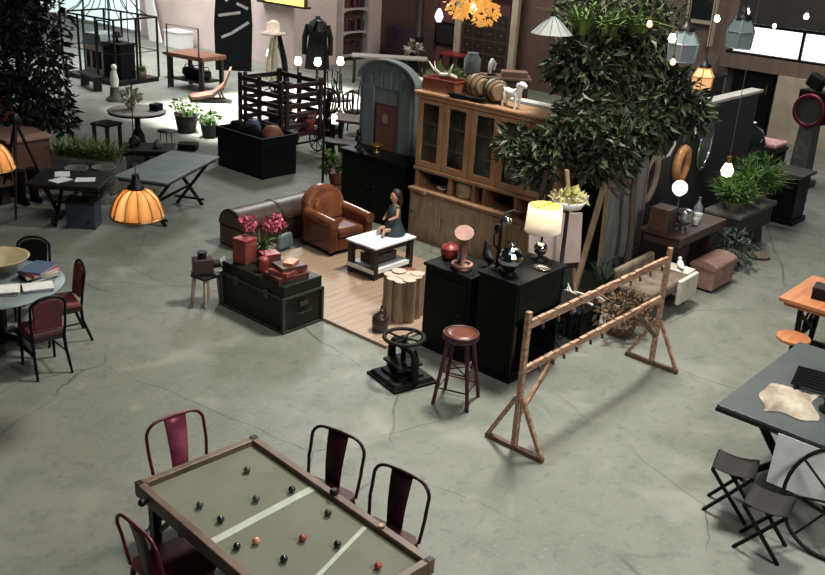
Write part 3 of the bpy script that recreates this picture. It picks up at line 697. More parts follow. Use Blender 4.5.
# black upright cabinet / piano
t = T('black_sideboard', 'large plain black sideboard before the grey arched armoire', 'sideboard', (9.82, 8.66, 0))
G().bb(0, .42, 0, 1.25, .06, .96).out('body', 'black_paint', t, bevel=.006); G().bb(-.03, .45, -.03, 1.28, .961, 1.0).out('top', 'black_paint', t, bevel=.006); G().bb(.03, .42, .03, 1.22, 0, .059).out('plinth', 'black_paint', t)
for y0, y1 in ((.03, .615), (.635, 1.22)):
    d = G().bb(-.012, -.0005, y0, y1, .1, .92).out('door', 'black_paint', t, bevel=.004)
    G().ball((-.025, y1-.06 if y0 < .1 else y0+.06, .55), .015, 8).out('knob', 'black_metal', d)
for nm, lab, x, y, h_, m_ in (('dark_bust', 'small dark bust at the far end of the black sideboard', 10.0, 9.75, .22, 'black_iron'), ('brass_dish_stand', 'small brass footed dish on the black sideboard', 10.02, 9.4, .12, 'brass')):
    t = T(nm, lab, 'ornament', (x, y, 1.001))
    G().lathe([(.06, 0), (.06, .02), (.025, .04), (.025, h_*.5)], n=14).out('foot', m_, t)
    if h_ > .2: G().tube([(0, 0, .11), (0, 0, .16), (0, 0, .19)], [.06, .05, .03], 10).ball((0, 0, .235), .045, 12, 1, .9, 1.15).out('body', m_, t)
    else: G().lathe([(.02, .06), (.09, .09), (.1, .12), (.094, .12), (.001, .085)], n=18).out('bowl', m_, t)

# grey arched armoire with portrait
t = T('arched_armoire', 'tall grey-green painted armoire with arched top and framed portrait', 'armoire', (10.26, 8.9, 0))
w_ = 1.1; yc = w_/2
def arch_poly(y0, y1, z0, zs, rz): return [(y0, z0), (y1, z0)] + arc((y0+y1)/2, zs, (y1-y0)/2, rz, 0, 180, 18)
G().prism(arch_poly(0, w_, 0, 2.0, .3), 0, .09, 'x').out('front', 'grey_paint', t)
G().prism(arch_poly(-.035, w_+.035, 0, 2.0, .325)[2:] + arch_poly(0, w_, 0, 2.0, .3)[:1:-1], -.05, .09, 'x').out('cornice', 'grey_paint', t, bevel=.006)
G().bb(.0905, .12, .02, w_-.02, 0, 2.0).out('back', 'grey_paint', t)
for y0, y1 in ((.06, .3), (.8, 1.04)): G().bb(-.014, -.0005, y0, y1, .1, 1.9).out('side_panel', 'grey_paint', t, bevel=.006)
for k in range(5): G().bb(-.012, -.0005, .07+.195*k, .07+.195*k+.165, 1.9 + .0, 2.0+.18*math.sin(PI*(k+.9)/5.6)).out('crest_panel', 'grey_paint', t, bevel=.006)
dr = G().bb(-.02, -.0005, .33, .77, .95, 1.68).out('portrait_frame', 'walnut', t, bevel=.006)
G().bb(-.024, -.0205, .37, .73, .99, 1.64).out('portrait_canvas', 'wall_red', dr)
G().prism([(.55+.055*math.cos(q*.3927), 1.46+.08*math.sin(q*.3927)) for q in range(16)], -.027, -.0245, 'x').out('portrait_face', 'pinkish_clay', dr)
G().prism([(.43, 1.0), (.67, 1.0), (.66, 1.2), (.58, 1.34), (.52, 1.34), (.44, 1.2)], -.026, -.0243, 'x').out('portrait_figure', 'cover_brown', dr)

# pine bookcase / hutch
t = T('pine_bookcase', 'tall old pine dresser with glazed doors above open pigeonholes', 'bookcase', (9.8, 6.1, 0))
BW = 2.33; D0 = .44
lo = G().bb(-.08, D0, 0, BW, .06, .72).out('lower_body', 'pine_grey', t, bevel=.006)
G().bb(-.06, D0, .02, BW-.02, 0, .059).out('plinth', 'pine', t)
G().bb(-.11, D0, -.02, BW+.02, .721, .76).out('counter', 'pine', t, bevel=.008)
for k in range(4):
    y0 = .05+k*.565
    d = G().bb(-.096, -.0805, y0, y0+.54, .12, .68).out('door', 'pine_grey', t, bevel=.004)
    G().bb(-.102, -.0965, y0+.07, y0+.47, .19, .61).out('door_panel', 'pine_grey', d, bevel=.004); G().ball((-.115, y0+.5, .42), .016, 8).out('knob', 'dark_wood', d)
# pigeonhole strip
G().bb(.3, D0, 0, BW, .761, 1.0).out('strip_back', 'black_paint', t)
for y in (0.03, .58, 1.1, 1.28, 1.7, BW-.03): G().bb(0, .299, y-.025, y+.025, .761, 1.0).out('divider', 'pine', t, bevel=.003)
G().bb(-.03, D0, -.01, BW+.01, 1.001, 1.05).out('waist_moulding', 'pine', t, bevel=.008)
# glazed upper part
G().bb(.41, D0, 0, BW, 1.051, 2.0).out('upper_back', 'brown_wood', t)
for y in (.015, BW-.015): G().bb(.02, .409, y-.015, y+.015, 1.051, 2.0).out('upper_side', 'pine', t)
for z in (1.36, 1.66): G().bb(.06, .409, .031, BW-.031, z-.01, z+.01).out('shelf', 'pine', t)
G().bb(-.03, D0, -.03, BW+.03, 2.001, 2.06).out('cornice', 'pine_front', t, bevel=.012)
G().bb(-.06, D0, -.06, BW+.06, 2.061, 2.1).out('cornice_cap', 'pine_front', t, bevel=.012)
nd = 5; dw = BW/nd
for k in range(nd):
    y0 = k*dw+.006; y1 = (k+1)*dw-.006; e = .085
    d = G().bb(-.012, .018, y0, y0+e, 1.06, 1.99).bb(-.012, .018, y1-e, y1, 1.06, 1.99).bb(-.012, .018, y0+e, y1-e, 1.06, 1.06+e).bb(-.012, .018, y0+e, y1-e, 1.99-e*.6, 1.99).out('door', 'pine_front', t, bevel=.003)
    G().bb(.0, .006, y0+e, y1-e, 1.145, 1.94).out('pane', 'glass_clear' if 'glass_clear' in MATS else 'glass_dark', d)
    G().ball((-.022, y0+.04, 1.5), .013, 8).out('knob', 'brass', d)
for y in (.3, 2.05): G().box(-.13, y, .745, .06, .09, .05).out('bracket', 'pine', t)
# books behind the glass
bq = random.Random(12)
cols = [('cover_maroon', 'dark red'), ('cover_brown', 'brown'), ('cover_black', 'black'), ('cover_brown', 'brown')]
bk = None
def book(m, h_, th, dp):
    t = T('book', '', 'book', (0, 0, 0), 0)
    G().bb(0, dp, 0, th*.16, 0, h_).bb(0, dp, th*.84, th, 0, h_).bb(0, .006, th*.16, th*.84, 0, h_).out('cover', m, t); G().bb(.0065, dp-.004, th*.17, th*.83, .004, h_-.004).out('pages', 'paper', t)
    return t
protos = [book(m, h_, th, .17) for (m, _), h_, th in zip(cols, (.2, .23, .18, .21), (.04, .05, .035, .06))]
first = [True]*4
names = ['lower', 'middle', 'top']
for sh, z in enumerate((1.052, 1.371, 1.671)):
    for dr_, (ya, yb) in enumerate(((.56, .86), (1.02, 1.32), (1.5, 1.78), (1.95, 2.22))):
        y = ya; i = 0
        while y < yb-.07:
            k = bq.randrange(4); h_ = (.2, .23, .18, .21)[k]; th = (.04, .05, .035, .06)[k]
            lab = f'{cols[k][1]} book standing on the {names[sh]} shelf behind the bookcase glass'
            loc = (9.8+.12, 6.1+y, z)
            if first[k]: o = protos[k]; o.location = loc; o['label'] = lab; o['group'] = f'{cols[k][1]} books on the {names[sh]} shelf of the bookcase'; first[k] = False
            else: dup(protos[k], loc, 0, lab, f'{cols[k][1]} books on the {names[sh]} shelf of the bookcase')
            y += th+.004
for k in range(4):
    if first[k]:
        for ch in list(protos[k].children): bpy.data.objects.remove(ch)
        bpy.data.objects.remove(protos[k])
t = T('cream_jar', 'small cream jar behind the glass at the bookcase\'s near end', 'jar', (9.95, 6.75, 1.671))
G().lathe([(.05, 0), (.07, .05), (.06, .12), (.04, .14), (.045, .15)], n=16).out('body', 'white_glaze', t)
# in the pigeonholes
t = T('pale_horn_dish', 'white dish at the back of the dresser\'s left pigeonhole', 'dish', (9.93, 8.0, .761))
G().lathe([(.03, 0), (.09, .03), (.1, .04), (.09, .035), (.001, .012)], n=18).out('body', 'white_glaze', t)
t = T('cream_barrel', 'pale cream round drum standing in a middle pigeonhole of the dresser', 'drum', (9.95, 7.59, .761))
G().lathe([(.13, 0), (.16, .02), (.165, .1), (.16, .19), (.13, .215)], n=24).out('body', 'bowl_olive', t); G().lathe([(.163, .09), (.168, .1), (.163, .11)], n=24).out('band', 'pine', t)
# on top of the bookcase
zc = 2.101
t = T('red_wooden_crate', 'long red-rimmed wooden crate at the left end atop the bookcase', 'crate', (10.02, 8.15, zc))
g = G().bb(-.17, .17, -.28, .28, 0, .02); g.out('bottom', 'rack_wood', t)
for s_ in (-1, 1): G().bb(s_*.17, s_*.155, -.28, .28, .021, .16).out('side_board', 'rust', t); G().bb(-.154, .154, s_*.28, s_*.265, .021, .16).out('end_board', 'rust', t)
g = G().bb(-.18, -.15, -.29, .29, .161, .18).bb(.15, .18, -.29, .29, .161, .18).bb(-.149, .149, -.29, -.26, .161, .18).bb(-.149, .149, .26, .29, .161, .18); g.out('rim', 'red_enamel', t)
t = T('white_branch_ornament', 'white curled antler ornament lying on the red crate', 'ornament', (10.0, 8.2, zc+.181), R(20))
G().tube([(0, -.2, .02), (.02, -.08, .05), (0, .05, .04), (.03, .16, .1), (.0, .22, .2)], [.02, .024, .026, .02, .008], 8).tube([(0, .04, .04), (-.06, .1, .12), (-.05, .12, .22)], [.018, .014, .006], 7).tube([(0, -.08, .05), (-.05, -.12, .13), (-.03, -.14, .2)], [.018, .014, .006], 7).out('body', 'bone', t)
def barrel(lab, loc, rz, m='barrel_wood'):
    t = T('wooden_keg', lab, 'keg', loc, rz, 'kegs on top of the bookcase')
    pf = [(.1, -.17), (.135, -.12), (.155, -.04), (.155, .04), (.135, .12), (.1, .17)]
    n = 18; vs = []; g = G()
    for r_, a_ in pf:
        for j in range(n): vs.append((a_, r_*math.cos(2*PI*j/n), .156+r_*math.sin(2*PI*j/n)))
    k = len(pf); g.add(vs, [(i*n+j, i*n+(j+1) % n, (i+1)*n+(j+1) % n, (i+1)*n+j) for i in range(k-1) for j in range(n)], True); g.add(vs[:n], [tuple(range(n-1, -1, -1))]); g.add(vs[-n:], [tuple(range(n))])
    g.out('body', m, t)
    for a_, r_ in ((-.135, .127), (-.055, .155), (.055, .155), (.135, .127)):
        G().tube([(a_, r_*math.cos(2*PI*j/n), .156+r_*math.sin(2*PI*j/n)) for j in range(n)], .006, 5, True).out('hoop', 'black_iron', t)
barrel('brown wooden keg lying next to the red crate', (10.08, 7.66, zc), R(70))
barrel('brown wooden keg lying next to the white dog', (10.0, 7.3, zc), R(58))
t = T('white_dog_figure', 'white painted dog figure standing on top of the bookcase', 'figurine', (9.92, 6.98, zc), R(-100))
G().tube([(-.13, 0, .2), (-.1, 0, .19), (0, 0, .18), (.09, 0, .2), (.13, 0, .25), (.15, 0, .3)], [.03, .055, .05, .06, .04, .036], 12)\
   .tube([(.14, 0, .31), (.19, 0, .31), (.24, 0, .295)], [.042, .04, .02], 10).tube([(-.14, 0, .21), (-.19, 0, .25), (-.21, 0, .3)], [.014, .01, .005], 6)\
   .tube([(.1, .035, .18), (.1, .038, .09), (.1, .038, 0)], [.03, .016, .016], 8).tube([(.1, -.035, .18), (.1, -.038, .09), (.1, -.038, 0)], [.03, .016, .016], 8)\
   .tube([(-.11, .035, .18), (-.09, .04, .11), (-.13, .04, .06), (-.12, .04, 0)], [.036, .024, .015, .016], 8).tube([(-.11, -.035, .18), (-.09, -.04, .11), (-.13, -.04, .06), (-.12, -.04, 0)], [.036, .024, .015, .016], 8)\
   .tube([(.13, .03, .33), (.12, .05, .3), (.12, .05, .26)], [.016, .016, .005], 6).tube([(.13, -.03, .33), (.12, -.05, .3), (.12, -.05, .26)], [.016, .016, .005], 6).out('body', 'white_glaze', t)
t = T('dark_model_boat', 'long low dark trough lying before the kegs on the bookcase', 'trough', (9.8, 7.6, zc), R(-88))
G().prism([(-.3, .05), (-.22, 0), (.22, 0), (.32, .06)], -.05, .05, 'y').out('body', 'black_iron', t)

# L-shaped partition behind the bookcase
struct(G().bb(10.62, 10.74, 5.86, 10.25, 0, 2.02).bb(10.62, 14.85, 5.74, 5.86, 0, 2.02).out('wall_partition', 'partition'))
struct(G().bb(10.58, 10.78, 5.9, 10.29, 2.02, 2.06).bb(10.58, 14.9, 5.7, 5.9, 2.02, 2.06).out('trim_7', 'partition_cap'))
# ------------------------------------------------------------------ big fig tree before the partition
t = T('potted_fig_tree', 'large leafy potted fig tree rising in front of the partition', 'tree', (10.3, 5.24, 0))
X0, Y0 = 10.3, 5.24
G().lathe([(.12, 0), (.14, .03), (.19, .36), (.2, .4), (.185, .4), (.17, .34), (.001, .34)], n=22).out('pot', 'stone_dark', t)
g = G()
blobs = [(10.78, 5.25, 2.42, .32), (10.9, 5.0, 2.25, .26), (10.5, 5.3, 2.18, .3), (10.1, 6.3, 2.7, .3), (9.6, 6.0, 2.0, .2), (10.15, 6.05, 2.81, .4), (9.8, 5.8, 2.25, .34), (9.34, 6.4, 1.8, .26), (9.36, 6.15, 1.58, .24), (9.5, 6.1, 1.8, .24), (9.85, 5.72, 1.98, .3), (9.72, 6.3, 1.72, .22), (10.35, 6.1, 2.6, .42), (10.45, 6.3, 3.15, .5), (10.4, 5.5, 2.2, .5), (10.65, 6.0, 2.87, .5), (10.75, 6.1, 3.4, .5), (10.85, 5.6, 3.14, .42), (10.8, 5.3, 2.44, .42), (10.4, 5.3, 2.05, .3), (10.1, 5.55, 1.85, .38), (9.85, 5.65, 1.68, .26)]
g.tube([(0, 0, .34), (.03, .02, .8), (-.02, .05, 1.3), (.06, .1, 1.9), (.2, .25, 2.6)], [.05, .042, .038, .03, .018], 10)
for i, (x, y, z, r_) in enumerate(blobs):
    e = (x-X0, y-Y0, z); k = min(max((z-1.4)/1.6, .05), .8); b = (-.02+.12*k, .05+.12*k, 1.15+.9*k)
    g.tube([b, ((b[0]+e[0])/2, (b[1]+e[1])/2, (b[2]+e[2])/2+.08), e], [.02, .014, .006], 6)
g.out('trunk', 'bark_dark', t)
g = G()
for i, (x, y, z, r_) in enumerate(blobs): g.leaves((x-X0, y-Y0, z), r_, int(900*r_), .15, (1, 1, .85), .35, 40+i, .15, .4)
g.out('foliage', 'leaf_ficus', t)
g = G()
for i, (x, y, z) in enumerate(((10.27, 5.93, 3.1), (10.51, 5.68, 3.12), (10.07, 6.16, 3.1))): g.blades((x-X0, y-Y0, z), .1, 55, .55, 70+i, .9, .05)
g.out('palm_fronds', 'leaf_palm', t)

# weathered board, easel, pole
t = T('weathered_door_panel', 'tall grey weathered plank door leaning on the partition by the tree', 'door panel', (10.62, 5.56, 0), R(2))
for k in range(5): G().box(-.4+.2*k, .0, .92, .19, .035, 1.84, rx=R(-1.5)).out('plank', 'grey_wood', t, bevel=.004)
for z in (.3, 1.5): G().box(0, -.045+.02*z/1.5, z, .96, .03, .1, rx=R(-1.5)).out('batten', 'grey_wood', t)
G().box(-.52, -.01, .92, .03, .05, 1.84, rx=R(-1.5)).out('edge_rail', 'pine_grey', t); G().box(.52, -.01, .92, .03, .05, 1.84, rx=R(-1.5)).out('edge_rail', 'rosy_wood', t)
t = T('wooden_easel', 'tall studio easel of dark poles holding a pale pink canvas', 'easel', (9.2, 5.72, 0), R(-28))
G().beam((.36, -.18, 0), (.14, .06, 1.65), .045).out('leg', 'bark', t); G().beam((-.42, -.18, 0), (-.12, .06, 1.65), .045).out('leg', 'dark_wood', t); G().beam((0, .5, 0), (0, .09, 1.62), .04).out('leg', 'dark_wood', t)
G().beam((-.33, -.13, .52), (.33, -.13, .52), .05, .06).out('ledge', 'dark_wood', t)
c = T('pale_canvas', 'blank pale pink canvas resting on the easel behind the lamp', 'canvas', (9.2, 5.72, .555), R(-28))
G().box(-.0, -.105, .3, .7, .03, .6, rx=R(-8)).out('panel', 'pale_pink_canvas', c)
t = T('flower_basket', 'white basket with yellow and green fruit on a thin post by the lamp', 'basket', (9.02, 5.42, .2))
G().lathe([(.16, -.2), (.16, -.18), (.03, -.16), (.022, 1.1)], n=16).out('post', 'dark_wood', t)
G().lathe([(.04, 1.1), (.15, 1.13), (.2, 1.22), (.19, 1.22), (.14, 1.14), (.001, 1.12)], n=24).out('bowl', 'white_paint', t)
for k in range(12):
    a_ = k*PI/6; G().tube([(.19*math.cos(a_), .19*math.sin(a_), 1.22), (.21*math.cos(a_), .21*math.sin(a_), 1.29)], .011, 5).out('spike', 'bone', t)
G().leaves((0, 0, 1.24), .15, 90, .1, (1, 1, .4), .0, 8, .1, .7).out('filling', 'yellow_green', t)
t = T('leaning_pole', 'long pale wooden pole leaning against the weathered grey planks', 'pole', (9.5, 5.5, 0))
G().beam((0, 0, .0), (.52, .02, 1.62), .06, .05).out('shaft', 'pine_grey', t)
t = T('iris_plant', 'low blue-green strappy plant in a dark pot before the grey planks', 'potted plant', (9.86, 5.28, 0))
G().lathe([(.12, 0), (.15, .16), (.16, .18), (.14, .17), (.001, .15)], n=18).out('pot', 'stone_dark', t)
G().blades((0, 0, .16), .1, 90, .38, 9, .5, .05).out('foliage', 'leaf_bluegreen', t)
t = T('dried_bush', 'low brown dried shrub behind the middle of the wooden rack', 'shrub', (9.12, 4.6, 0))
G().lathe([(.14, 0), (.18, .12), (.17, .13), (.001, .11)], n=16).out('bowl', 'rack_dark', t)
G().leaves((0, 0, .3), .36, 420, .09, (1.1, .8, .5), .1, 14, .1, .4).out('foliage', 'leaf_dry', t)
t = T('antler_pile', 'tangle of pale shed antlers lying by the black desk cabinet', 'antlers', (8.75, 4.95, 0))
G().bb(-.22, .22, -.16, .16, 0, .34).out('box', 'black_paint', t, bevel=.01)
for k, (x, y, rz) in enumerate(((-.1, -.05, .3), (.05, .05, 1.6), (.1, -.07, 2.7))):
    cs_, sn = math.cos(rz), math.sin(rz)
    def W_(a, b, z): return (x+a*cs_-b*sn, y+a*sn+b*cs_, .345+z)
    G().tube([W_(-.18, 0, .02), W_(-.05, .06, .05+.03*k), W_(.1, .03, .08+.03*k), W_(.2, -.06, .16)], [.018, .017, .013, .004], 7).tube([W_(-.02, .06, .06+.03*k), W_(.02, .15, .14), W_(.1, .18, .18)], [.014, .01, .004], 6).out('antler', 'bone', t)

# hide covered bench
t = T('hide_bench', 'low long bench draped with a brown and white cowhide', 'bench', (10.05, 4.7, 0), R(2))
G().bb(-.55, .55, -.24, .22, .28, .42).out('seat', 'hide', t, bevel=.04)
G().bb(.08, .58, -.3, -.2405, .12, .43).bb(.36, .6, -.24, .2, .4205, .45).out('white_fleece', 'hide_white', t, bevel=.04)
G().box(-.05, .27, .46, .95, .09, .26, rx=R(-8)).out('backrest', 'hide', t, bevel=.04)
for sx in (-1, 1):
    for sy in (-1, 1): G().cyl((sx*.48, sy*.17, .29), (sx*.5, sy*.19, 0), .022, .018, 8).out('leg', 'dark_wood', t)
t = T('white_dove', 'small white bird figure perched on the bench\'s fleece end', 'figurine', (10.5, 4.62, .4525), R(40)); t.scale = (.8, .8, .7)
G().tube([(-.14, 0, .06), (-.05, 0, .05), (.04, 0, .07), (.08, 0, .13)], [.01, .05, .055, .03], 10).ball((.1, 0, .15), .034, 10).cyl((.13, 0, .15), (.155, 0, .145), .01, .001, 6).bb(-.02, .03, -.02, .02, 0, .03).out('body', 'white_glaze', t)

# desk in front of the mirrors
t = T('walnut_desk', 'dark walnut writing desk below the round mirrors', 'desk', (11.35, 5.05, 0))
G().bb(-.66, .66, -.3, .3, .72, .755).out('tabletop', 'walnut', t, bevel=.006); G().bb(-.6, .6, -.25, .25, .6, .7195).out('apron', 'walnut', t)
for x0, x1 in ((-.6, -.28), (.28, .6)):
    p_ = G().bb(x0, x1, -.25, .25, .06, .5995).out('pedestal', 'dark_wood', t, bevel=.004)
    for z in (.1, .27, .44): dd = G().bb(x0+.02, x1-.02, -.262, -.2505, z, z+.15).out('drawer', 'dark_wood', p_, bevel=.003); 
    G().bb(x0+.02, x1-.02, -.2, .2, 0, .0595).out('foot', 'dark_wood', t)
D_ = .756
t = T('wooden_cabinet_box', 'brown wooden box standing on the desk\'s left end', 'box', (10.86, 5.12, D_))
G().bb(-.14, .14, -.13, .13, 0, .3).out('body', 'brown_wood', t, bevel=.01); G().bb(-.11, .11, -.137, -.1305, .04, .26).out('front_panel', 'walnut', t, bevel=.004)
t = T('silver_ice_bucket', 'round silver urn on the desk beside the brown box', 'urn', (11.08, 4.94, D_))
G().lathe([(.05, 0), (.06, .02), (.03, .04), (.09, .09), (.115, .17), (.1, .23), (.115, .25), (.105, .25), (.09, .22), (.001, .1)], n=22).out('body', 'silver', t)
for s_ in (-1, 1): G().tube([(s_*.1, 0, .2), (s_*.145, 0, .21), (s_*.145, 0, .15), (s_*.112, 0, .14)], .008, 6).out('handle', 'silver', t)
t = T('globe_lamp', 'table lamp with a bright round white globe on the desk', 'lamp', (11.16, 5.1, D_))
G().lathe([(.08, 0), (.08, .015), (.02, .03), (.015, .38), (.04, .4)], n=18).out('base', 'silver', t); G().ball((0, 0, .5), .098, 20).out('globe', 'globe_white', t)
t = T('white_cup', 'small white cup on the desk, left of the pair', 'cup', (11.42, 4.92, D_), 0, 'cups on the desk')
G().lathe([(.03, 0), (.045, .06), (.05, .09), (.044, .09), (.03, .01), (.001, .01)], n=16).out('body', 'white_glaze', t); G().tube([(.045, 0, .07), (.075, 0, .065), (.07, 0, .03), (.04, 0, .03)], .006, 5).out('handle', 'white_glaze', t)
dup(t, (11.6, 4.98, D_), R(60), 'small white cup on the desk, right of the pair', 'cups on the desk', 1.15)
t = T('blue_glass_bottle', 'blue glass bottle at the right end of the desk', 'bottle', (11.84, 5.1, D_))
G().lathe([(.05, 0), (.06, .02), (.06, .12), (.02, .18), (.018, .24), (.024, .25)], n=16).out('body', 'glass_blue', t)

# things hung on the partition (front face y = 5.70 of the cap, 5.74 of the wall)
def ringplate(name, lab, cat, x, z, rx, rz_, th, mf, mi, depth=.05, rot=0.):
    t = T(name, lab, cat, (x, 5.735, z)); n = 32
    def ell(k, s): 
        a_ = 2*PI*k/n; u, v = (rx+s)*math.cos(a_), (rz_+s)*math.sin(a_); return (u*math.cos(rot)-v*math.sin(rot), -depth/2, u*math.sin(rot)+v*math.cos(rot))
    G().tube([ell(k, 0) for k in range(n)], th, 8, True).out('frame', mf, t)
    G().prism([(ell(k, -th*.5)[0], ell(k, -th*.5)[2]) for k in range(n)], -depth*.45, -.004, 'y').out('mirror_glass', mi, t); return t
ringplate('horn_wheel_frame', 'large round tan ring frame hung below the tree\'s foliage', 'wall frame', 11.45, 1.2, .17, .3, .05, 'horn', 'glass_dark', .1, R(-12))
ringplate('gilt_oval_mirror', 'oval gilt mirror glowing orange beside the round ring frame', 'mirror', 12.36, 1.25, .14, .22, .068, 'gilt', 'glass_dark', .1, R(-8))
ringplate('silver_platter', 'large tall oval pewter platter hung right of the gilt mirror', 'platter', 13.1, 1.4, .2, .34, .02, 'silver', 'silver', .05, R(-10))
t = T('hanging_antlers', 'pair of pale curved horns mounted on the partition above the ring frame', 'horns', (11.7, 5.735, 1.42))
G().bb(-.06, .06, -.03, 0, -.08, .1).out('plaque', 'dark_wood', t)
for s_ in (-1, 1): G().tube([(s_*.02, -.04, .02), (s_*.12, -.1, .06), (s_*.2, -.12, .2), (s_*.17, -.12, .36)], [.024, .022, .016, .004], 8).out('horn', 'bone', t)
t = T('scroll_wall_mount', 'white scrolled wall bracket under the partition\'s top edge', 'bracket', (12.75, 5.735, 1.72))
G().tube([(-.1, -.02, -.1), (0, -.06, -.02), (.09, -.08, .07), (.02, -.09, .12), (-.05, -.07, .06)], [.02, .025, .02, .016, .008], 8).bb(-.05, .05, -.02, 0, -.12, .1).out('body', 'bone', t)

# trestle trough planters with ferns
t = T('stone_trough', 'rough dark stone trough holding two round fern pots', 'planter', (13.32, 5.1, 0))
G().bb(-.62, .62, -.26, .24, .28, .56).out('basin', 'stone_dark', t, bevel=.03); G().bb(-.66, .66, -.29, .27, .5605, .63).out('rim', 'stone', t, bevel=.02)
for x in (-.42, .42): G().box(x, -.01, .14, .22, .42, .28, top=.85).out('pedestal', 'stone_dark', t, bevel=.02)
t = T('fern_pot', 'smaller bushy fern in a clay pot, beside the hanging bulb', 'potted plant', (12.95, 5.08, .631), 0, 'ferns on the stone trough')
G().lathe([(.1, 0), (.15, .1), (.16, .13), (.15, .13), (.001, .11)], n=20).out('pot', 'terracotta', t)
G().blades((0, 0, .12), .09, 230, .4, 21, .8, .05).leaves((0, 0, .3), .28, 300, .09, (1.1, 1.1, .7), .1, 22, .3, .35).out('foliage', 'leaf_fern', t)
t = T('fern_pot', 'larger bright green fern in a clay pot, at the trough\'s far end', 'potted plant', (13.72, 5.08, .631), 0, 'ferns on the stone trough')
G().lathe([(.1, 0), (.17, .11), (.18, .14), (.17, .14), (.001, .12)], n=20).out('pot', 'terracotta', t)
G().blades((0, 0, .13), .1, 260, .5, 23, .8, .05).leaves((0, 0, .4), .36, 420, .1, (1.05, 1.05, .8), .1, 24, .3, .35).out('foliage', 'leaf_fern', t)
t = T('round_clay_dish', 'shallow clay saucer on the floor before the stone trough', 'dish', (13.05, 4.62, 0))
G().lathe([(.12, 0), (.18, .05), (.17, .05), (.001, .02)], n=20).out('body', 'terracotta', t)
t = T('trailing_vine', 'low trailing dark green vine in a pot behind the pink chest', 'potted plant', (12.35, 4.75, 0))
G().lathe([(.13, 0), (.17, .2), (.15, .19), (.001, .16)], n=18).out('pot', 'stone', t)
G().leaves((0, 0, .26), .38, 330, .1, (1.1, .9, .6), .4, 31, .2, .45).out('foliage', 'leaf_bluegreen', t)
t = T('black_pedestal', 'square black pedestal beyond the fern trough', 'pedestal', (15.25, 5.15, 0))
G().bb(-.3, .3, -.3, .3, 0, .08).bb(-.26, .26, -.26, .26, .08, .78).out('body', 'black_paint', t, bevel=.01); G().bb(-.32, .32, -.32, .32, .7805, .83).out('top', 'stone_dark', t, bevel=.01)

# rosy chest
t = T('rosy_chest', 'small rosy wooden chest with a slightly domed lid', 'chest', (11.14, 4.43, 0))
G().bb(0, .62, 0, .33, .03, .3).out('body', 'rosy_wood', t, bevel=.006); G().bb(.01, .61, .01, .32, 0, .0295).out('plinth', 'black_paint', t)
G().prism([(-.015, .302), (.345, .302)] + arc(.165, .33, .18, .075, 0, 180, 12), -.015, .635, 'x', False).out('lid', 'rosy_wood', t)
G().box(.31, -.006, .27, .05, .01, .07).out('clasp', 'brass', t)

# iron table at the right edge with its load
t = T('slate_table', 'large dark slate-topped table with iron legs at the right', 'table', (7.85, 1.93, 0))
G().bb(-.92, .9, -.62, .6, .72, .75).out('tabletop', 'slate', t, bevel=.004); G().bb(-.925, .905, -.625, .605, .69, .7195).out('edge_band', 'black_metal', t)
for sx in (-.62, .62):
    G().beam((sx, -.4, .69), (sx, -.1, .3), .05).beam((sx, .4, .69), (sx, .1, .3), .05).beam((sx, -.1, .3), (sx, -.42, 0), .05).beam((sx, .1, .3), (sx, .42, 0), .05).beam((sx, -.14, .3), (sx, .14, .3), .05).out('leg', 'black_iron', t)
G().beam((-.6, 0, .3), (.6, 0, .3), .04).out('stretcher', 'black_iron', t)
t = T('crumpled_cloth', 'crumpled cream and brown fur cloth on the slate table', 'cloth', (7.42, 2.12, .751), R(20))
g = G(); n = 16; q = random.Random(3); vs = []
for i in range(n+1):
    for j in range(n+1):
        u, v = i/n-.5, j/n-.5; e = max(abs(u), abs(v))*2
        z = (.075*(1-e**3) + .02*math.sin(9*u+3*v)*math.cos(7*v) + q.uniform(-.01, .01))*(1 if e < .99 else .15)
        vs.append((u*.5+.03*math.sin(8*v), v*.42+.03*math.sin(7*u+1), max(z, .004)))
g.add(vs, [(i*(n+1)+j, (i+1)*(n+1)+j, (i+1)*(n+1)+j+1, i*(n+1)+j+1) for i in range(n) for j in range(n)], True)
o = g.out('cloth_body', 'cream_cloth', t)
t = T('iron_grate', 'black iron slatted grate lying on the slate table', 'grate', (7.92, 2.05, .751), R(12))
for k in range(7): G().box(-.18+.06*k, 0, .05, .03, .42, .03, ry=R(20)).out('slat', 'black_iron', t)
for y in (-.17, .17): G().bb(-.22, .22, y-.015, y+.015, 0, .033).out('rail', 'black_iron', t)
for k, (x, y, lab) in enumerate(((7.52, 1.83, 'black iron casting on the slate table, nearer the cloth'), (7.66, 1.72, 'black iron casting on the slate table, nearer the near edge'))):
    t = T('iron_casting', lab, 'casting', (x, y, .751), R(40*k), 'iron castings on the slate table')
    G().lathe([(.075, 0), (.08, .02), (.05, .035), (.045, .09), (.06, .1), (.03, .105)], n=14).out('body', 'black_iron', t); G().tube([(.04, 0, .06), (.1, 0, .08), (.13, 0, .03)], .018, 6).out('arm', 'black_iron', t)
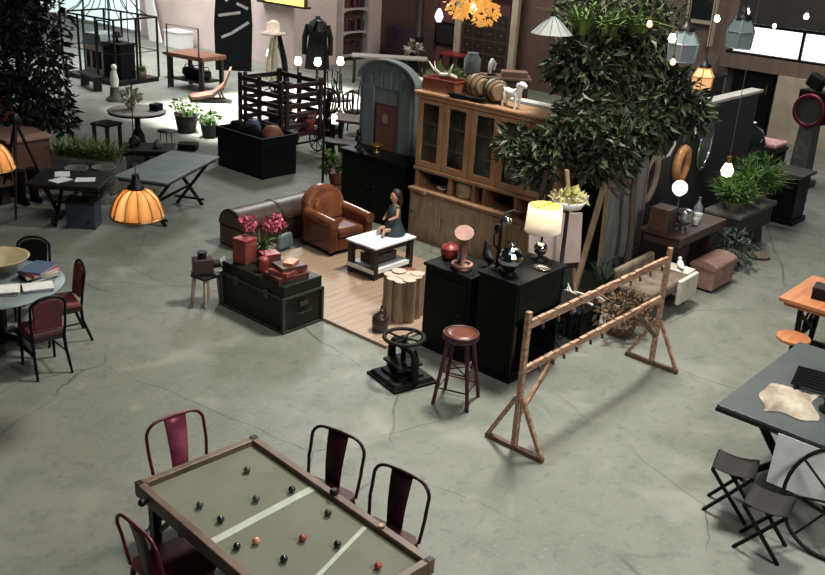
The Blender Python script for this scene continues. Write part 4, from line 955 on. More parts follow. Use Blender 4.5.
# folding campaign stools beneath
def folding_stool(lab, x, y, rz, m):
    t = T('folding_stool', lab, 'stool', (x, y, 0), rz, 'folding stools under the slate table')
    for sx in (-1, 1):
        G().beam((sx*.14, -.17, .0), (sx*.14, .15, .4), .024).out('leg', 'black_iron', t); G().beam((sx*.115, .17, 0), (sx*.115, -.15, .4), .024).out('leg', 'black_iron', t)
    for y in (-.1525, .1525): G().bb(-.16, .16, y-.0125, y+.0125, .4, .43).out('seat_rail', 'black_iron', t)
    g = G(); pr = [(-.155, .432), (-.08, .412), (0, .405), (.08, .412), (.155, .432), (.155, .438), (.08, .418), (0, .411), (-.08, .418), (-.155, .438)]
    g.prism(pr, -.155, .155, 'x', True); g.out('sling', m, t)
    return t
folding_stool('folding iron stool with dark sling, nearest the slate table\'s corner', 6.7, 2.2, R(15), 'dark_sling')
folding_stool('folding iron stool with dark sling, in front of the white cloth', 6.4, 1.8, R(10), 'dark_sling')
t = T('white_table_cloth', 'plain white cloth hanging from the slate table\'s near edge', 'cloth', (6.92, 1.8, .75))
G().prism([(-.004, -.035), (.0, -.035), (-.006, -.2), (-.03, -.47), (-.034, -.47), (-.01, -.2)], -.27, .2, 'y').out('cloth_body', 'canvas', t)
t = T('spoked_wheel', 'large black iron spoked wheel leaning by the slate table', 'wheel', (6.5, 1.42, 0), R(-90))
RW = .4
def wp(a_, r_, d=0.): 
    z = RW+.016+r_*math.sin(a_); return (r_*math.cos(a_), .1+d+.28*(z/.7), z*.97+.003)
G().tube([wp(2*PI*k/36, RW) for k in range(36)], .016, 8, True).out('rim', 'black_iron', t)
for k in range(8): G().tube([wp(k*PI/4+.2, .04), wp(k*PI/4+.2, RW-.005)], .01, 6).out('spoke', 'black_iron', t)
G().tube([wp(0, 0, -.05), wp(0, 0, .05)], .04, 12).out('hub', 'black_iron', t)

# orange wooden table with swing-out seat
t = T('swing_seat_table', 'orange wooden table on a black cast base with swing-out seat', 'table', (10.15, 2.6, 0))
for k in range(4): G().bb(-.5+.25*k, -.502+.25*(k+1), -.65, .5, .745, .785).out('top_plank', 'orange_wood', t, bevel=.003)
G().bb(-.46, .46, -.6, .45, .70, .7445).out('apron', 'orange_wood', t)
for y in (.3, -.45):
    for x in (-.34, .34): G().beam((x, y, .7), (x*.7, y, .08), .05).out('leg', 'black_iron', t)
    G().beam((-.4, y, .03), (.4, y, .03), .06).out('foot', 'black_iron', t); G().beam((-.3, y, .6), (.3, y, .2), .03).beam((-.3, y, .2), (.3, y, .6), .03).out('cross_brace', 'black_iron', t)
    G().tube([(.12*math.cos(2*PI*k/20), y, .42+.12*math.sin(2*PI*k/20)) for k in range(20)], .014, 6, True).out('ring', 'black_iron', t)
G().beam((0, .3, .2), (0, -.45, .2), .05).out('stretcher', 'black_iron', t)
s_ = G().lathe([(.001, .43), (.165, .43), (.175, .44), (.175, .462), (.165, .47), (.001, .47)], (-.65, .22, 0), 26).out('swing_seat', 'orange_wood', t)
G().tube([(-.65, .22, .43), (-.65, .22, .3), (-.5, .25, .2), (-.24, .3, .16)], .02, 8).out('seat_arm', 'black_iron', s_); G().tube([(-.65, .22, .3), (-.72, .2, .1), (-.75, .19, 0)], .018, 8).out('seat_leg', 'black_iron', s_)
t = T('black_tin_box', 'black square tin box sitting on the orange table', 'box', (10.0, 2.78, .786), R(10))
G().bb(-.11, .11, -.09, .09, 0, .1).out('body', 'black_iron', t, bevel=.006); G().bb(-.114, .114, -.094, .094, .101, .13).out('lid', 'black_metal', t, bevel=.006)

# ------------------------------------------------------------------ hanging lamps and lanterns
def cord(g, x, y, z0, z1=5.6): return g.cyl((x, y, z0), (x, y, z1), .006, n=5)
def pend(lab, x, y, z):
    t = T('amber_pendant_lamp', lab, 'pendant lamp', (x, y, z), 0, 'amber pendant lamps')
    pf = [(.215, 0), (.222, .02), (.205, .09), (.17, .17), (.12, .225), (.06, .25)]
    g = G(); n = 12
    for j in range(n):
        P_ = [[(r_*math.cos(2*PI*(j+u)/n), r_*math.sin(2*PI*(j+u)/n), z_) for u in (.02, .5, .98)] for r_, z_ in pf]
        g.add([p for row in P_ for p in row], [(i*3+k, i*3+k+1, i*3+k+4, i*3+k+3) for i in range(len(pf)-1) for k in (0, 1)], True)
    o = g.out('shade', 'shade_amber', t); so = o.modifiers.new('solid', 'SOLIDIFY'); so.thickness = .004
    G().tube([(.222*math.cos(2*PI*k/24), .222*math.sin(2*PI*k/24), .008) for k in range(24)], .009, 6, True).out('rim', 'brass', t)
    for k in range(12):
        a_ = k*PI/6; G().tube([((r_+.006)*math.cos(a_), (r_+.006)*math.sin(a_), z_) for r_, z_ in pf], .005, 5).out('rib', 'brass', t)
    G().lathe([(.07, .25), (.075, .27), (.04, .3), (.03, .38)], n=16).out('cap', 'black_metal', t)
    G().ball((0, 0, .2), .03, 12).out('bulb', 'bulb_warm', t)
    G().cyl((0, 0, .38), (0, 0, 3.6), .004, n=6).out('rod', 'black_metal', t)
    point('pendant_light', (x, y, z+.1), 9, (1, .8, .55), .05)
pend('amber glass pendant lamp hanging over the empty floor', 4.32, 6.83, 1.79)
pend('amber glass pendant lamp cut off at the photo\'s left edge', 4.0, 8.82, 1.83)
def lantern(lab, x, y, z, s, m, fr, emit=False):
    t = T('glass_lantern', lab, 'lantern', (x, y, z), R(20), 'hanging glass lanterns')
    n = 6; prof = [(.185*s, 0), (.205*s, .22*s), (.11*s, .38*s)]
    G().lathe(prof, n=n, flat=True).out('glass', m, t)
    g = G()
    for j in range(n):
        a_ = 2*PI*j/n; g.tube([((r_+.004)*math.cos(a_), (r_+.004)*math.sin(a_), z_) for r_, z_ in prof], .01*s, 5)
    for r_, z_ in prof: g.tube([((r_+.004)*math.cos(2*PI*j/n), (r_+.004)*math.sin(2*PI*j/n), z_) for j in range(n)], .01*s, 5, True)
    g.out('frame', fr, t)
    G().lathe([(.12*s, .381*s), (.12*s, .43*s), (.05*s, .46*s), (.03*s, .54*s)], n=12).out('cap', 'black_metal', t)
    g = G(); g.cyl((0, 0, .54*s), (0, 0, 5.6-z), .006, n=5); g.out('chain', 'black_metal', t)
    return t
lantern('blue-grey glass lantern hanging over the partition\'s middle', 10.55, 5.07, 2.91, .9, 'glass_blue', 'lantern_frame')
lantern('blue-grey glass lantern hanging before the bright window', 13.02, 5.45, 2.86, .98, 'glass_blue', 'lantern_frame')
lantern('orange glowing glass lantern hanging under the blue one', 11.55, 5.22, 2.47, .7, 'lit_orange', 'gilt')
t = T('cone_shade_pendant', 'pale pleated cone pendant shade hanging beside the tree top', 'pendant lamp', (9.6, 6.28, 3.12))
g = G(); n = 24; vs = []
for r_, z_ in ((.24, 0), (.12, .12), (.03, .2)):
    for j in range(n): k = 1+.03*math.cos(j*PI); vs.append((r_*k*math.cos(2*PI*j/n), r_*k*math.sin(2*PI*j/n), z_))
g.add(vs, [(i*n+j, i*n+(j+1) % n, (i+1)*n+(j+1) % n, (i+1)*n+j) for i in range(2) for j in range(n)]); o = g.out('shade', 'shade_grey', t); so = o.modifiers.new('solid', 'SOLIDIFY'); so.thickness = .006
for k in range(12): G().tube([((r_+.004)*math.cos(PI*k/6), (r_+.004)*math.sin(PI*k/6), z_) for r_, z_ in ((.24, 0), (.12, .12), (.03, .2))], .004, 5).out('rib', 'black_metal', t)
G().lathe([(.035, .2), (.03, .25)], n=10).cyl((0, 0, .25), (0, 0, 2.6), .006, n=5).out('cord', 'black_metal', t)
def bulb(lab, x, y, z, red=False, s=.045):
    t = T('hanging_bulb', lab, 'light bulb', (x, y, z), 0, 'bare hanging bulbs')
    G().lathe([(.001, -s), (s*.75, -s*.7), (s, 0), (s*.7, s*.8), (s*.4, s*1.3)], n=14).out('glass', 'bulb_red' if red else 'bulb_warm', t)
    G().cyl((0, 0, s*1.3), (0, 0, s*2.4), s*.42, n=8).out('socket', 'brass', t); G().cyl((0, 0, s*2.4), (0, 0, 5.6-z), .005, n=5).out('cord', 'cable', t)
bulb('bare bulb on a long cord hanging over the fern trough', 12.38, 5.02, 1.3, False, .085)
bulb('red bulb hanging among the fig tree leaves', 9.8, 5.15, 3.35, True, .034)
bulb('warm bulb hanging left of the blue-grey lantern', 10.25, 5.08, 3.18, False, .045)
bulb('small red bulb hanging low beside the blue-grey lantern', 10.2, 5.0, 2.93, True, .034)
bulb('bare bulb hanging before the taupe wooden wall', 13.86, 6.2, 3.12)
bulb('bare bulb hanging just above the lantern at the window', 16.21, 6.74, 3.08)
bulb('bare bulb hanging highest at the right, before the dark upper wall', 16.85, 5.97, 3.06)
bulb('small bare bulb hanging at the top edge of the window', 16.46, 6.33, 2.88, False, .035)
# ------------------------------------------------------------------ left: round table with red-backed chairs
t = T('round_table', 'round blue-grey topped table on a dark pedestal at the left edge', 'table', (3.82, 8.62, 0))
G().lathe([(.001, .725), (.58, .725), (.64, .73), (.66, .74), (.65, .755), (.001, .755)], n=40).out('tabletop', 'steel_blue', t)
G().lathe([(.07, .12), (.05, .2), (.06, .4), (.045, .6), (.1, .724)], n=16).out('pedestal', 'black_iron', t)
for k in range(4): a_ = k*PI/2+.5; G().tube([(0, 0, .2), (.2*math.cos(a_), .2*math.sin(a_), .18), (.36*math.cos(a_), .36*math.sin(a_), .03)], [.05, .035, .028], 8).out('foot', 'black_iron', t)
for k in range(3): a_ = k*2.094+.9; G().cyl((.3*math.cos(a_), .3*math.sin(a_), .724), (.22*math.cos(a_), .22*math.sin(a_), .12), .016, n=6).out('strut', 'black_iron', t)
def dining_chair(lab, loc, rz, m):
    t = T('padded_dining_chair', lab, 'chair', loc, rz, 'dining chairs round the left table'); t.scale = (.88, .9, .97)
    G().box(0, 0, .44, .41, .4, .06, top=.94).out('seat', m, t, bevel=.018); G().bb(-.19, .19, -.185, .185, .36, .409).out('seat_frame', 'dark_wood', t)
    g = G(); pr = [(-.15, .5), (.15, .5), (.165, .74)] + arc(0, .76, .165, .07, 0, 180, 10) + [(-.165, .74)]
    def ln(pr, y0, y1, k): n = len(pr); return [(x, y0+k*(z-.45), z) for x, z in pr] + [(x, y1+k*(z-.45), z) for x, z in pr], [(i, (i+1) % n, n+(i+1) % n, n+i) for i in range(n)] + [tuple(range(n-1, -1, -1)), tuple(range(n, 2*n))]
    g.add(*ln(pr, .165, .205, .22)); g.out('back_pad', m, t, bevel=.012)
    G().tube([(-.175, .2, .42), (-.185, .215, .55)] + [(x, .185+.22*(z-.45), z) for x, z in arc(0, .755, .188, .1, 180, 0, 14)] + [(.185, .215, .55), (.175, .2, .42)], .016, 8).out('back_frame', 'black_paint', t)
    for sx in (-1, 1):
        G().tube([(sx*.17, -.16, .4), (sx*.175, -.175, .2), (sx*.18, -.19, 0)], [.022, .018, .014], 8).out('leg', 'black_paint', t)
        G().tube([(sx*.17, .19, .42), (sx*.175, .2, .25), (sx*.19, .29, 0)], [.02, .019, .015], 8).out('leg', 'black_paint', t)
        G().tube([(sx*.172, -.16, .2), (sx*.174, .2, .22)], .009, 6).out('stretcher', 'black_paint', t)
    return t
dining_chair('dining chair with maroon back seen from behind at the round table', (3.97, 8.05, 0), R(172), 'maroon_leather')
dining_chair('dining chair with brick red back, side-on right of the round table', (4.42, 8.52, 0), R(-105), 'red_leather')
dining_chair('dark-backed dining chair on the far side of the round table', (4.5, 9.25, 0), R(-40), 'black_cloth')
TZ = .756
t = T('olive_bowl', 'wide shallow pale olive bowl on the round table', 'bowl', (4.0, 8.88, TZ))
G().lathe([(.08, 0), (.1, .02), (.2, .09), (.29, .15), (.3, .16), (.28, .155), (.19, .1), (.09, .03), (.001, .028)], n=32).out('body', 'bowl_olive', t)
t0 = None
def flatbook(lab, x, y, z, rz, a_, b_, h_, m, grp):
    t = T('book', lab, 'book', (x, y, z), rz, grp)
    G().bb(-a_, a_, -b_, b_, 0, .004).bb(-a_, a_, -b_, b_, h_-.004, h_).bb(-a_, -a_+.005, -b_, b_, .004, h_-.004).out('cover', m, t); G().bb(-a_+.006, a_-.006, -b_+.005, b_-.005, .0045, h_-.0045).out('pages', 'paper', t)
gb = 'books and magazines on the round table'
z = TZ
for m_, h_, rz, lab in (('cover_black', .03, 5, 'black book at the bottom of the round table\'s taller stack'), ('cover_cream', .025, -8, 'cream book second in the round table\'s taller stack'), ('cover_red', .03, 14, 'red and white book third in the taller stack'), ('cover_blue', .02, 30, 'dark blue book on top of the taller stack')):
    flatbook(lab, 4.22, 8.5, z, R(rz), .16, .12, h_, m_, gb); z += h_+.001
z = TZ
for m_, h_, rz, lab in (('cover_blue', .02, -30, 'dark blue book under the pale magazine near the table edge'), ('paper', .012, -22, 'pale magazine lying nearest the round table\'s right edge')):
    flatbook(lab, 4.06, 8.22, z, R(rz), .14, .1, h_, m_, gb); z += h_+.001
z = TZ
for m_, h_, rz, lab in (('cover_black', .02, -5, 'dark book nearest the round table\'s near edge'), ('paper', .01, 12, 'open white magazine on the dark book at the near edge')):
    flatbook(lab, 3.78, 8.36, z, R(rz-40), .15, .11, h_, m_, gb); z += h_+.001

# ------------------------------------------------------------------ far left: dark tree, counters, troughs, tables
t = T('dark_tree', 'tall dark-leaved tree filling the far left corner', 'tree', (7.25, 14.5, 0))
G().lathe([(.22, 0), (.3, .4), (.32, .45), (.29, .45), (.001, .4)], n=20).out('pot', 'stone_dark', t)
bl = [(0, .4, 2.5, .6), (-.15, .3, 1.8, .6), (.35, .1, 2.4, .5), (.25, -.1, 1.8, .5), (-.1, -.1, 1.15, .45), (.2, -.35, 1.25, .38), (-.4, .2, 1.1, .4), (-.3, .9, 2.4, .6), (-.45, .7, 1.5, .5), (.1, .2, 3.2, .7), (.42, -.25, .9, .25)]
g = G().tube([(0, 0, .4), (.03, .05, 1.2), (0, .1, 2), (.05, .2, 3)], [.07, .06, .045, .025], 10)
for x, y, z, r_ in bl: g.tube([(.02, .05, max(.6, z*.6)), (x*.6, y*.6, z*.85), (x, y, z)], [.03, .02, .008], 6)
g.out('trunk', 'dark_wood', t)
g = G()
for i, b_ in enumerate(bl): g.leaves(b_[:3], b_[3], int(720*b_[3]), .17, (1, 1, 1), .4, 90+i, .1, .42)
g.out('foliage', 'leaf_dark', t)
t = T('red_brown_counter', 'long red-brown wooden counter at the left edge behind the pendant', 'counter', (6.75, 14.35, 0), R(0))
G().bb(-.35, .3, -.9, .8, 0, .82).out('body', 'red_counter', t, bevel=.01); G().bb(-.4, .34, -.95, .85, .8205, .87).out('top', 'rosy_wood', t, bevel=.008)
for k in range(3): G().bb(-.36, -.3505, -.85+.55*k, -.37+.55*k, .08, .76).out('door', 'red_counter', t, bevel=.006)
t = T('rust_copper_pot', 'rusty orange round pot on the red-brown counter', 'pot', (6.85, 14.6, .8705))
G().lathe([(.12, 0), (.2, .1), (.22, .22), (.17, .33), (.12, .36), (.14, .38)], n=22).out('body', 'rust', t)
t = T('low_plank_bench', 'low reddish plank bench in front of the red-brown counter', 'bench', (6.05, 13.75, 0))
G().bb(-.2, .2, -.7, .7, .3, .35).out('seat', 'red_counter', t, bevel=.006)
for y in (-.55, .55): G().bb(-.17, .17, y-.03, y+.03, 0, .2995).out('leg', 'dark_wood', t)
t = T('black_tripod', 'tall black folding tripod beside the red-brown counter', 'tripod', (6.2, 12.75, 0))
for k in range(3): a_ = k*2.094-.2; G().tube([(0, 0, 1.3), (.45*math.cos(a_), .45*math.sin(a_), 0)], [.024, .016], 7).out('leg', 'black_metal', t)
G().lathe([(.05, 1.26), (.07, 1.3), (.07, 1.36), (.03, 1.42)], n=12).out('head', 'black_metal', t)
t = T('boot_stand', 'pair of tall dark boots standing under the tripod', 'boots', (6.45, 13.1, 0))
for s_ in (-1, 1): G().tube([(.1*s_, 0, .0), (.1*s_, 0, .1), (.1*s_, 0, .5)], [.06, .065, .085], 10).tube([(.1*s_, 0, .05), (.1*s_, -.1, .045), (.1*s_, -.2, .035)], [.055, .05, .03], 8).out('boot', 'black_cloth', t)
t = T('grass_trough', 'weathered grey stone trough overflowing with green grass', 'planter', (7.5, 13.2, 0), R(-62))
G().bb(-.55, .55, -.25, .25, 0, .52).out('trough', 'stone', t, bevel=.03)
for k in range(4): G().lathe([(.07, 0), (.08, .02), (.03, .04)], n=10).out('boss', 'stone_dark', t, (-.4+.27*k, -.252, .25)).rotation_euler.x = R(90)
g = G()
for k in range(9): g.blades((-.44+.11*k, 0, .5), .17, 60, .38, 200+k, .7, .035)
g.out('grass', 'leaf_grass', t)
for k, (x, y, lab) in enumerate(((6.98, 12.6, 'carved grey stone urn in front of the grass trough, left one'), (7.32, 12.42, 'carved grey stone urn in front of the grass trough, right one'))):
    t = T('stone_urn', lab, 'urn', (x, y, 0), 0, 'stone urns by the grass trough'); G().lathe([(.14, 0), (.14, .05), (.06, .1), (.06, .2), (.15, .28), (.18, .42), (.15, .52), (.18, .55), (.16, .55), (.12, .5), (.001, .4)], n=18).out('body', 'stone', t)
def iron_table(nm, lab, loc, rz, lx, ly, h, m, cat='table'):
    t = T(nm, lab, cat, loc, rz)
    G().bb(-lx, lx, -ly, ly, h-.03, h).out('tabletop', m, t, bevel=.004); G().bb(-lx+.04, lx-.04, -ly+.04, ly-.04, h-.07, h-.0305).out('apron', 'black_metal', t)
    for s_ in (-1, 1): 
        x = s_*(lx-.25)
        G().beam((x, -ly+.08, h-.07), (x, ly*.5, .0), .04).beam((x+.045, ly-.08, h-.07), (x+.045, -ly*.5, 0), .04).beam((x+.02, -ly*.6, .1), (x+.02, ly*.6, .1), .03).out('trestle', 'black_iron', t)
    G().beam((-lx+.25, 0, .3), (lx-.25, 0, .3), .03).out('stretcher', 'black_iron', t)
    return t
iron_table('grey_trestle_table', 'long blue-grey topped trestle table behind the hanging pendant', (7.72, 11.32, 0), R(27), .82, .4, .74, 'steel_blue')
iron_table('paper_table', 'low black iron table strewn with papers beside the grass trough', (6.45, 11.8, 0), R(-48), .5, .4, .66, 'black_metal')
for k, (x, y, rz, lab) in enumerate(((6.28, 11.78, 10, 'pale sheet of paper, leftmost on the low iron table'), (6.55, 11.6, -35, 'pale sheet of paper, rightmost on the low iron table'), (6.45, 12.03, 60, 'pale folded paper at the back of the low iron table'))):
    tag(G().box(0, 0, .003, .26, .2, .006).out('paper_sheet', 'paper', None, (x, y, .661), rz=R(rz)), lab, 'paper', 'papers on the low iron table')
t = T('blue_crate', 'dark blue crate standing under the low iron table', 'crate', (6.5, 11.62, 0), R(-48))
G().bb(-.2, .2, -.15, .15, 0, .36).out('body', 'dark_blue_paint', t, bevel=.01); G().bb(-.21, .21, -.16, .16, .3605, .39).out('rim', 'black_metal', t)
t = T('iron_stove', 'squat black iron stove standing behind the trestle table', 'stove', (8.55, 13.1, 0), R(-40))
G().bb(-.38, .38, -.25, .25, .1, .5).out('body', 'black_iron', t, bevel=.02); G().bb(-.42, .42, -.29, .29, .5005, .54).out('top', 'black_iron', t, bevel=.01)
for sx in (-1, 1):
    for sy in (-1, 1): G().cyl((sx*.32, sy*.2, .1), (sx*.35, sy*.22, 0), .025, .02, 8).out('leg', 'black_iron', t)
for s_ in (-.18, .18): d = G().bb(s_-.14, s_+.14, -.265, -.2505, .15, .45).out('door', 'stone_dark', t, bevel=.006); G().lathe([(.05, 0), (.05, .012)], n=14).out('vent', 'silver', d, (s_, -.267, .3)).rotation_euler.x = R(90)
for k, (x, y, r_, m_, lab) in enumerate(((8.4, 13.25, .09, 'black_iron', 'round black kettle on the iron stove'), (8.66, 12.98, .07, 'stone', 'grey stone jar on the iron stove'))):
    t = T(('kettle', 'jar')[k], lab, ('kettle', 'jar')[k], (x, y, .541)); G().lathe([(r_*.8, 0), (r_*1.1, r_*.6), (r_, r_*1.3), (r_*.5, r_*1.7)], n=16).out('body', m_, t); G().lathe([(r_*.52, r_*1.71), (r_*.2, r_*1.95), (.01, r_*2.1)], n=12).out('lid', m_, t)
t = T('bistro_table', 'round pale bistro table on a black pedestal before the cage', 'table', (9.45, 14.78, 0))
G().lathe([(.001, .72), (.5, .72), (.52, .735), (.5, .75), (.001, .75)], n=36).out('tabletop', 'bookcase_white', t); G().lathe([(.3, 0), (.3, .03), (.14, .1), (.11, .3), (.05, .42), (.05, .66), (.16, .719)], n=18).out('pedestal', 'black_iron', t)
G().lathe([(.503, .69), (.503, .7195), (.47, .7195), (.47, .69)], n=36).out('rim', 'black_iron', t)
t = T('white_flower_jar', 'grey jar of white flowers on the bistro table', 'vase', (9.38, 14.85, .751))
G().lathe([(.05, 0), (.08, .06), (.07, .13), (.05, .15)], n=16).out('jar', 'silver', t); G().leaves((0, 0, .24), .16, 110, .09, (1, 1, .8), 0, 51, .1, .8).out('flowers', 'dress_white', t)
t = T('black_bowl_box', 'small black box on the bistro table beside the flowers', 'box', (9.7, 14.55, .751), R(20)); G().bb(-.1, .1, -.08, .08, 0, .1).out('body', 'black_paint', t, bevel=.006); G().bb(-.104, .104, -.084, .084, .101, .12).out('lid', 'black_paint', t, bevel=.004)
t = T('wooden_side_stool', 'square black stool left of the bistro table', 'stool', (9.05, 15.15, 0), R(15)); G().bb(-.2, .2, -.2, .2, .46, .5).out('seat', 'dark_wood', t)
for sx in (-1, 1):
    for sy in (-1, 1): G().bb(sx*.18, sx*.13, sy*.18, sy*.13, 0, .4595).out('leg', 'dark_wood', t)
t = T('wire_stand', 'small black wire stand right of the bistro table', 'stand', (9.85, 14.5, 0)); G().lathe([(.001, .36), (.16, .36), (.16, .375), (.001, .375)], n=20).out('top', 'black_metal', t)
for k in range(3): a_ = k*2.094; G().cyl((.1*math.cos(a_), .1*math.sin(a_), .36), (.14*math.cos(a_), .14*math.sin(a_), 0), .009, n=6).out('leg', 'black_metal', t)
t = T('black_floor_grille', 'flat black rectangular floor box by the sunlit floor edge', 'box', (10.22, 14.35, 0), R(-50)); G().bb(-.17, .17, -.12, .12, 0, .1).out('body', 'black_paint', t, bevel=.01); G().bb(-.175, .175, -.125, .125, .101, .12).out('lid', 'black_metal', t)

# ------------------------------------------------------------------ the wire cage pavilion
t = T('wire_pavilion', 'tall black wire aviary pavilion with a swept domed roof', 'pavilion', (12.95, 21.3, 0), R(8))
ax, ay = .66, .97; ez = 1.55
G().bb(-ax, ax, -ay, ay, .0, .1).out('base', 'black_metal', t)
for sx in (-1, 1):
    for y in (-ay, -ay/3, ay/3, ay): G().bb(sx*ax-.02, sx*ax+.02, y-.02, y+.02, .1005, ez).out('post', 'black_metal', t)
for y in (-ay, ay): G().bb(-.02, .02, y-.02, y+.02, .1005, ez).out('post', 'black_metal', t)
g = G()
for z in (ez, .75):
    w_ = .04 if z == ez else .016
    for sx in (-1, 1): g.beam((sx*ax, -ay, z), (sx*ax, ay, z), w_)
    for sy in (-1, 1): g.beam((-ax, sy*ay, z), (ax, sy*ay, z), w_)
g.out('rail', 'black_metal', t)
g = G()
for i in range(12):
    a_ = 2*PI*i/12; cx, cy = max(-1, min(1, 1.42*math.cos(a_)))*ax, max(-1, min(1, 1.42*math.sin(a_)))*ay
    g.tube([(cx, cy, ez), (cx*.72, cy*.72, ez+.16), (cx*.5, cy*.5, ez+.45), (cx*.3, cy*.3, ez+.95), (0, 0, ez+1.3)], .012, 5)
for k, z in ((.5, ez+.45), (.3, ez+.95)): g.tube([(k*max(-1, min(1, 1.42*math.cos(2*PI*i/16)))*ax, k*max(-1, min(1, 1.42*math.sin(2*PI*i/16)))*ay, z) for i in range(16)], .01, 5, True)
g.out('roof_ribs', 'black_metal', t)
fr = G().beam((-ax-.02, -ay+.15, .95), (-ax-.02, -ay+.15, 1.5), .03).beam((-ax-.02, -ay+.55, .95), (-ax-.02, -ay+.55, 1.5), .03).beam((-ax-.02, -ay+.15, .95), (-ax-.02, -ay+.55, .95), .03).beam((-ax-.02, -ay+.15, 1.5), (-ax-.02, -ay+.55, 1.5), .03).out('hatch', 'black_metal', t)
t = T('black_pavilion_cabinet', 'tall black cabinet standing inside the wire pavilion', 'cabinet', (12.9, 20.85, .101), R(8))
G().bb(-.2, .25, -.3, .3, 0, .8).out('body', 'black_iron', t, bevel=.01); G().bb(-.24, .28, -.34, .34, .801, .84).out('top', 'black_iron', t)
for s_ in (-1, 1): G().bb(-.215, -.2005, s_*.28, s_*.02, .05, .75).out('door', 'black_paint', t)
t = T('black_owl_lamp', 'small black lamp on the cabinet inside the pavilion', 'lamp', (12.88, 20.85, .942)); G().lathe([(.08, 0), (.08, .03), (.03, .05), (.03, .14)], n=14).out('base', 'black_iron', t); G().lathe([(.12, .12), (.07, .26)], n=14).out('shade', 'black_iron', t)
t = T('pink_doll_house', 'faded pink and grey wooden dolls\' house inside the pavilion', 'dollhouse', (12.95, 21.6, .101), R(8))
G().bb(-.3, .3, -.34, .34, 0, .7).out('body', 'pale_pink_canvas', t, bevel=.01); G().prism([(-.4, .701), (.4, .701), (.28, .98), (-.28, .98)], -.33, .33, 'x').out('roof', 'grey_paint', t)
for y in (-.21, 0, .21): G().bb(-.31, -.3005, y-.06, y+.06, .15, .55).out('window', 'black_paint', t)
t = T('pavilion_fern', 'small green plant at the near corner inside the pavilion', 'potted plant', (13.35, 20.6, .101)); G().lathe([(.1, 0), (.14, .16), (.13, .16), (.001, .14)], n=16).out('pot', 'terracotta', t); G().blades((0, 0, .15), .1, 80, .26, 61, .7, .06).out('foliage', 'leaf_fern', t)
t = T('white_statue', 'small pale stone statue in front of the pavilion', 'statue', (11.55, 18.9, 0)); G().lathe([(.2, 0), (.2, .06), (.12, .1), (.1, .3)], n=14).out('plinth', 'stone', t); G().tube([(0, 0, .3), (0, 0, .45), (0, .02, .62), (0, 0, .68)], [.08, .1, .07, .04], 10).ball((0, -.01, .74), .065, 10).out('figure', 'bone', t)
t = T('pavilion_bench', 'small low black iron bench at the pavilion\'s foot', 'bench', (11.85, 20.4, 0), R(-10)); G().bb(-.12, .12, -.5, .5, .3, .34).out('seat', 'black_metal', t)
for y in (-.4, .4): G().bb(-.1, .1, y-.02, y+.02, 0, .2995).out('leg', 'black_metal', t)

# ------------------------------------------------------------------ workbench corner
t = T('workbench', 'red-brown workbench inside a tall black tubular frame', 'workbench', (13.95, 19.2, 0), R(8))
G().bb(-.4, .4, -.65, .6, .74, .84).out('top', 'bench_brown', t, bevel=.01)
for sx in (-1, 1):
    for y in (-.55, .5): G().bb(sx*.36, sx*.28, y-.04, y+.04, 0, .7395).out('leg', 'dark_wood', t)
G().bb(-.34, .34, -.5, .45, .2, .24).out('shelf', 'dark_wood', t)
G().tube([(-.46, .45, 0), (-.46, .45, 1.5), (-.46, -.6, 1.5), (-.46, -.6, 0)], .02, 6).out('frame', 'black_metal', t)
for k, (x, y) in enumerate(((13.98, 18.88), (13.98, 19.2), (13.98, 19.5))):
    t = T('iron_pot', ('black iron pot on the workbench shelf, nearest the camera', 'black iron pot in the middle of the workbench shelf', 'black iron pot at the far end of the workbench shelf')[k], 'pot', (x, y, .2405), 0, 'iron pots under the workbench'); G().lathe([(.1, 0), (.17, .08), (.16, .2), (.13, .22)], n=14).out('body', 'black_iron', t); G().tube([(.15, 0, .18), (.1, 0, .3), (-.1, 0, .3), (-.15, 0, .18)], .012, 5).out('handle', 'black_iron', t)
t = T('round_side_table', 'tiny round black side table left of the workbench', 'table', (14.3, 20.7, 0)); G().lathe([(.001, .6), (.22, .6), (.22, .63), (.001, .63)], n=18).out('top', 'black_metal', t); G().lathe([(.16, 0), (.03, .06), (.03, .6)], n=12).out('pedestal', 'black_metal', t)
t = T('painted_arched_board', 'huge black arched board painted with white strokes', 'board', (16.3, 20.75, 0), R(-45))
pr = [(-.46, 0), (.5, 0), (.52, 1.2), (.47, 1.9), (.3, 2.5), (0, 2.75), (-.3, 2.5), (-.46, 1.9), (-.5, 1.2)]
n = len(pr); G().add([(x, .0+.12*z, z) for x, z in pr] + [(x, .06+.12*z, z) for x, z in pr], [(i, (i+1) % n, n+(i+1) % n, n+i) for i in range(n)] + [tuple(range(n-1, -1, -1)), tuple(range(n, 2*n))]).out('panel', 'black_paint', t)
for k, (a_, b_) in enumerate((((-.38, 1.42), (.2, 1.52)), ((-.3, .86), (.02, 1.0)), ((.0, 1.0), (.42, 1.28)), ((-.2, 1.8), (.1, 2.0)), ((.1, 1.75), (.4, 1.62)))): G().beam((a_[0], -.004+.12*a_[1], a_[1]), (b_[0], -.004+.12*b_[1], b_[1]), .01, .07, up=(0, 0, 1)).out('brush_stroke', 'bookcase_white', t)
t = T('curved_chaise', 'curved pinkish brown bentwood chaise behind the wagon', 'chaise', (13.35, 17.75, 0), R(-40))
g = G(); pr = [(-.5, .12), (-.3, .14), (0, .2), (.25, .4), (.4, .75), (.44, .75), (.3, .38), (.05, .14), (-.3, .08), (-.5, .06)]; g.prism(pr, -.28, .28, 'y', True); g.out('seat_shell', 'chaise_brown', t)
for y in (-.24, .24): G().beam((-.4, y, .0), (.3, y, .0+.02), .04).beam((-.3, y, 0), (-.2, y, .12), .035).beam((.25, y, 0), (.15, y, .24), .035).out('runner', 'dark_wood', t)
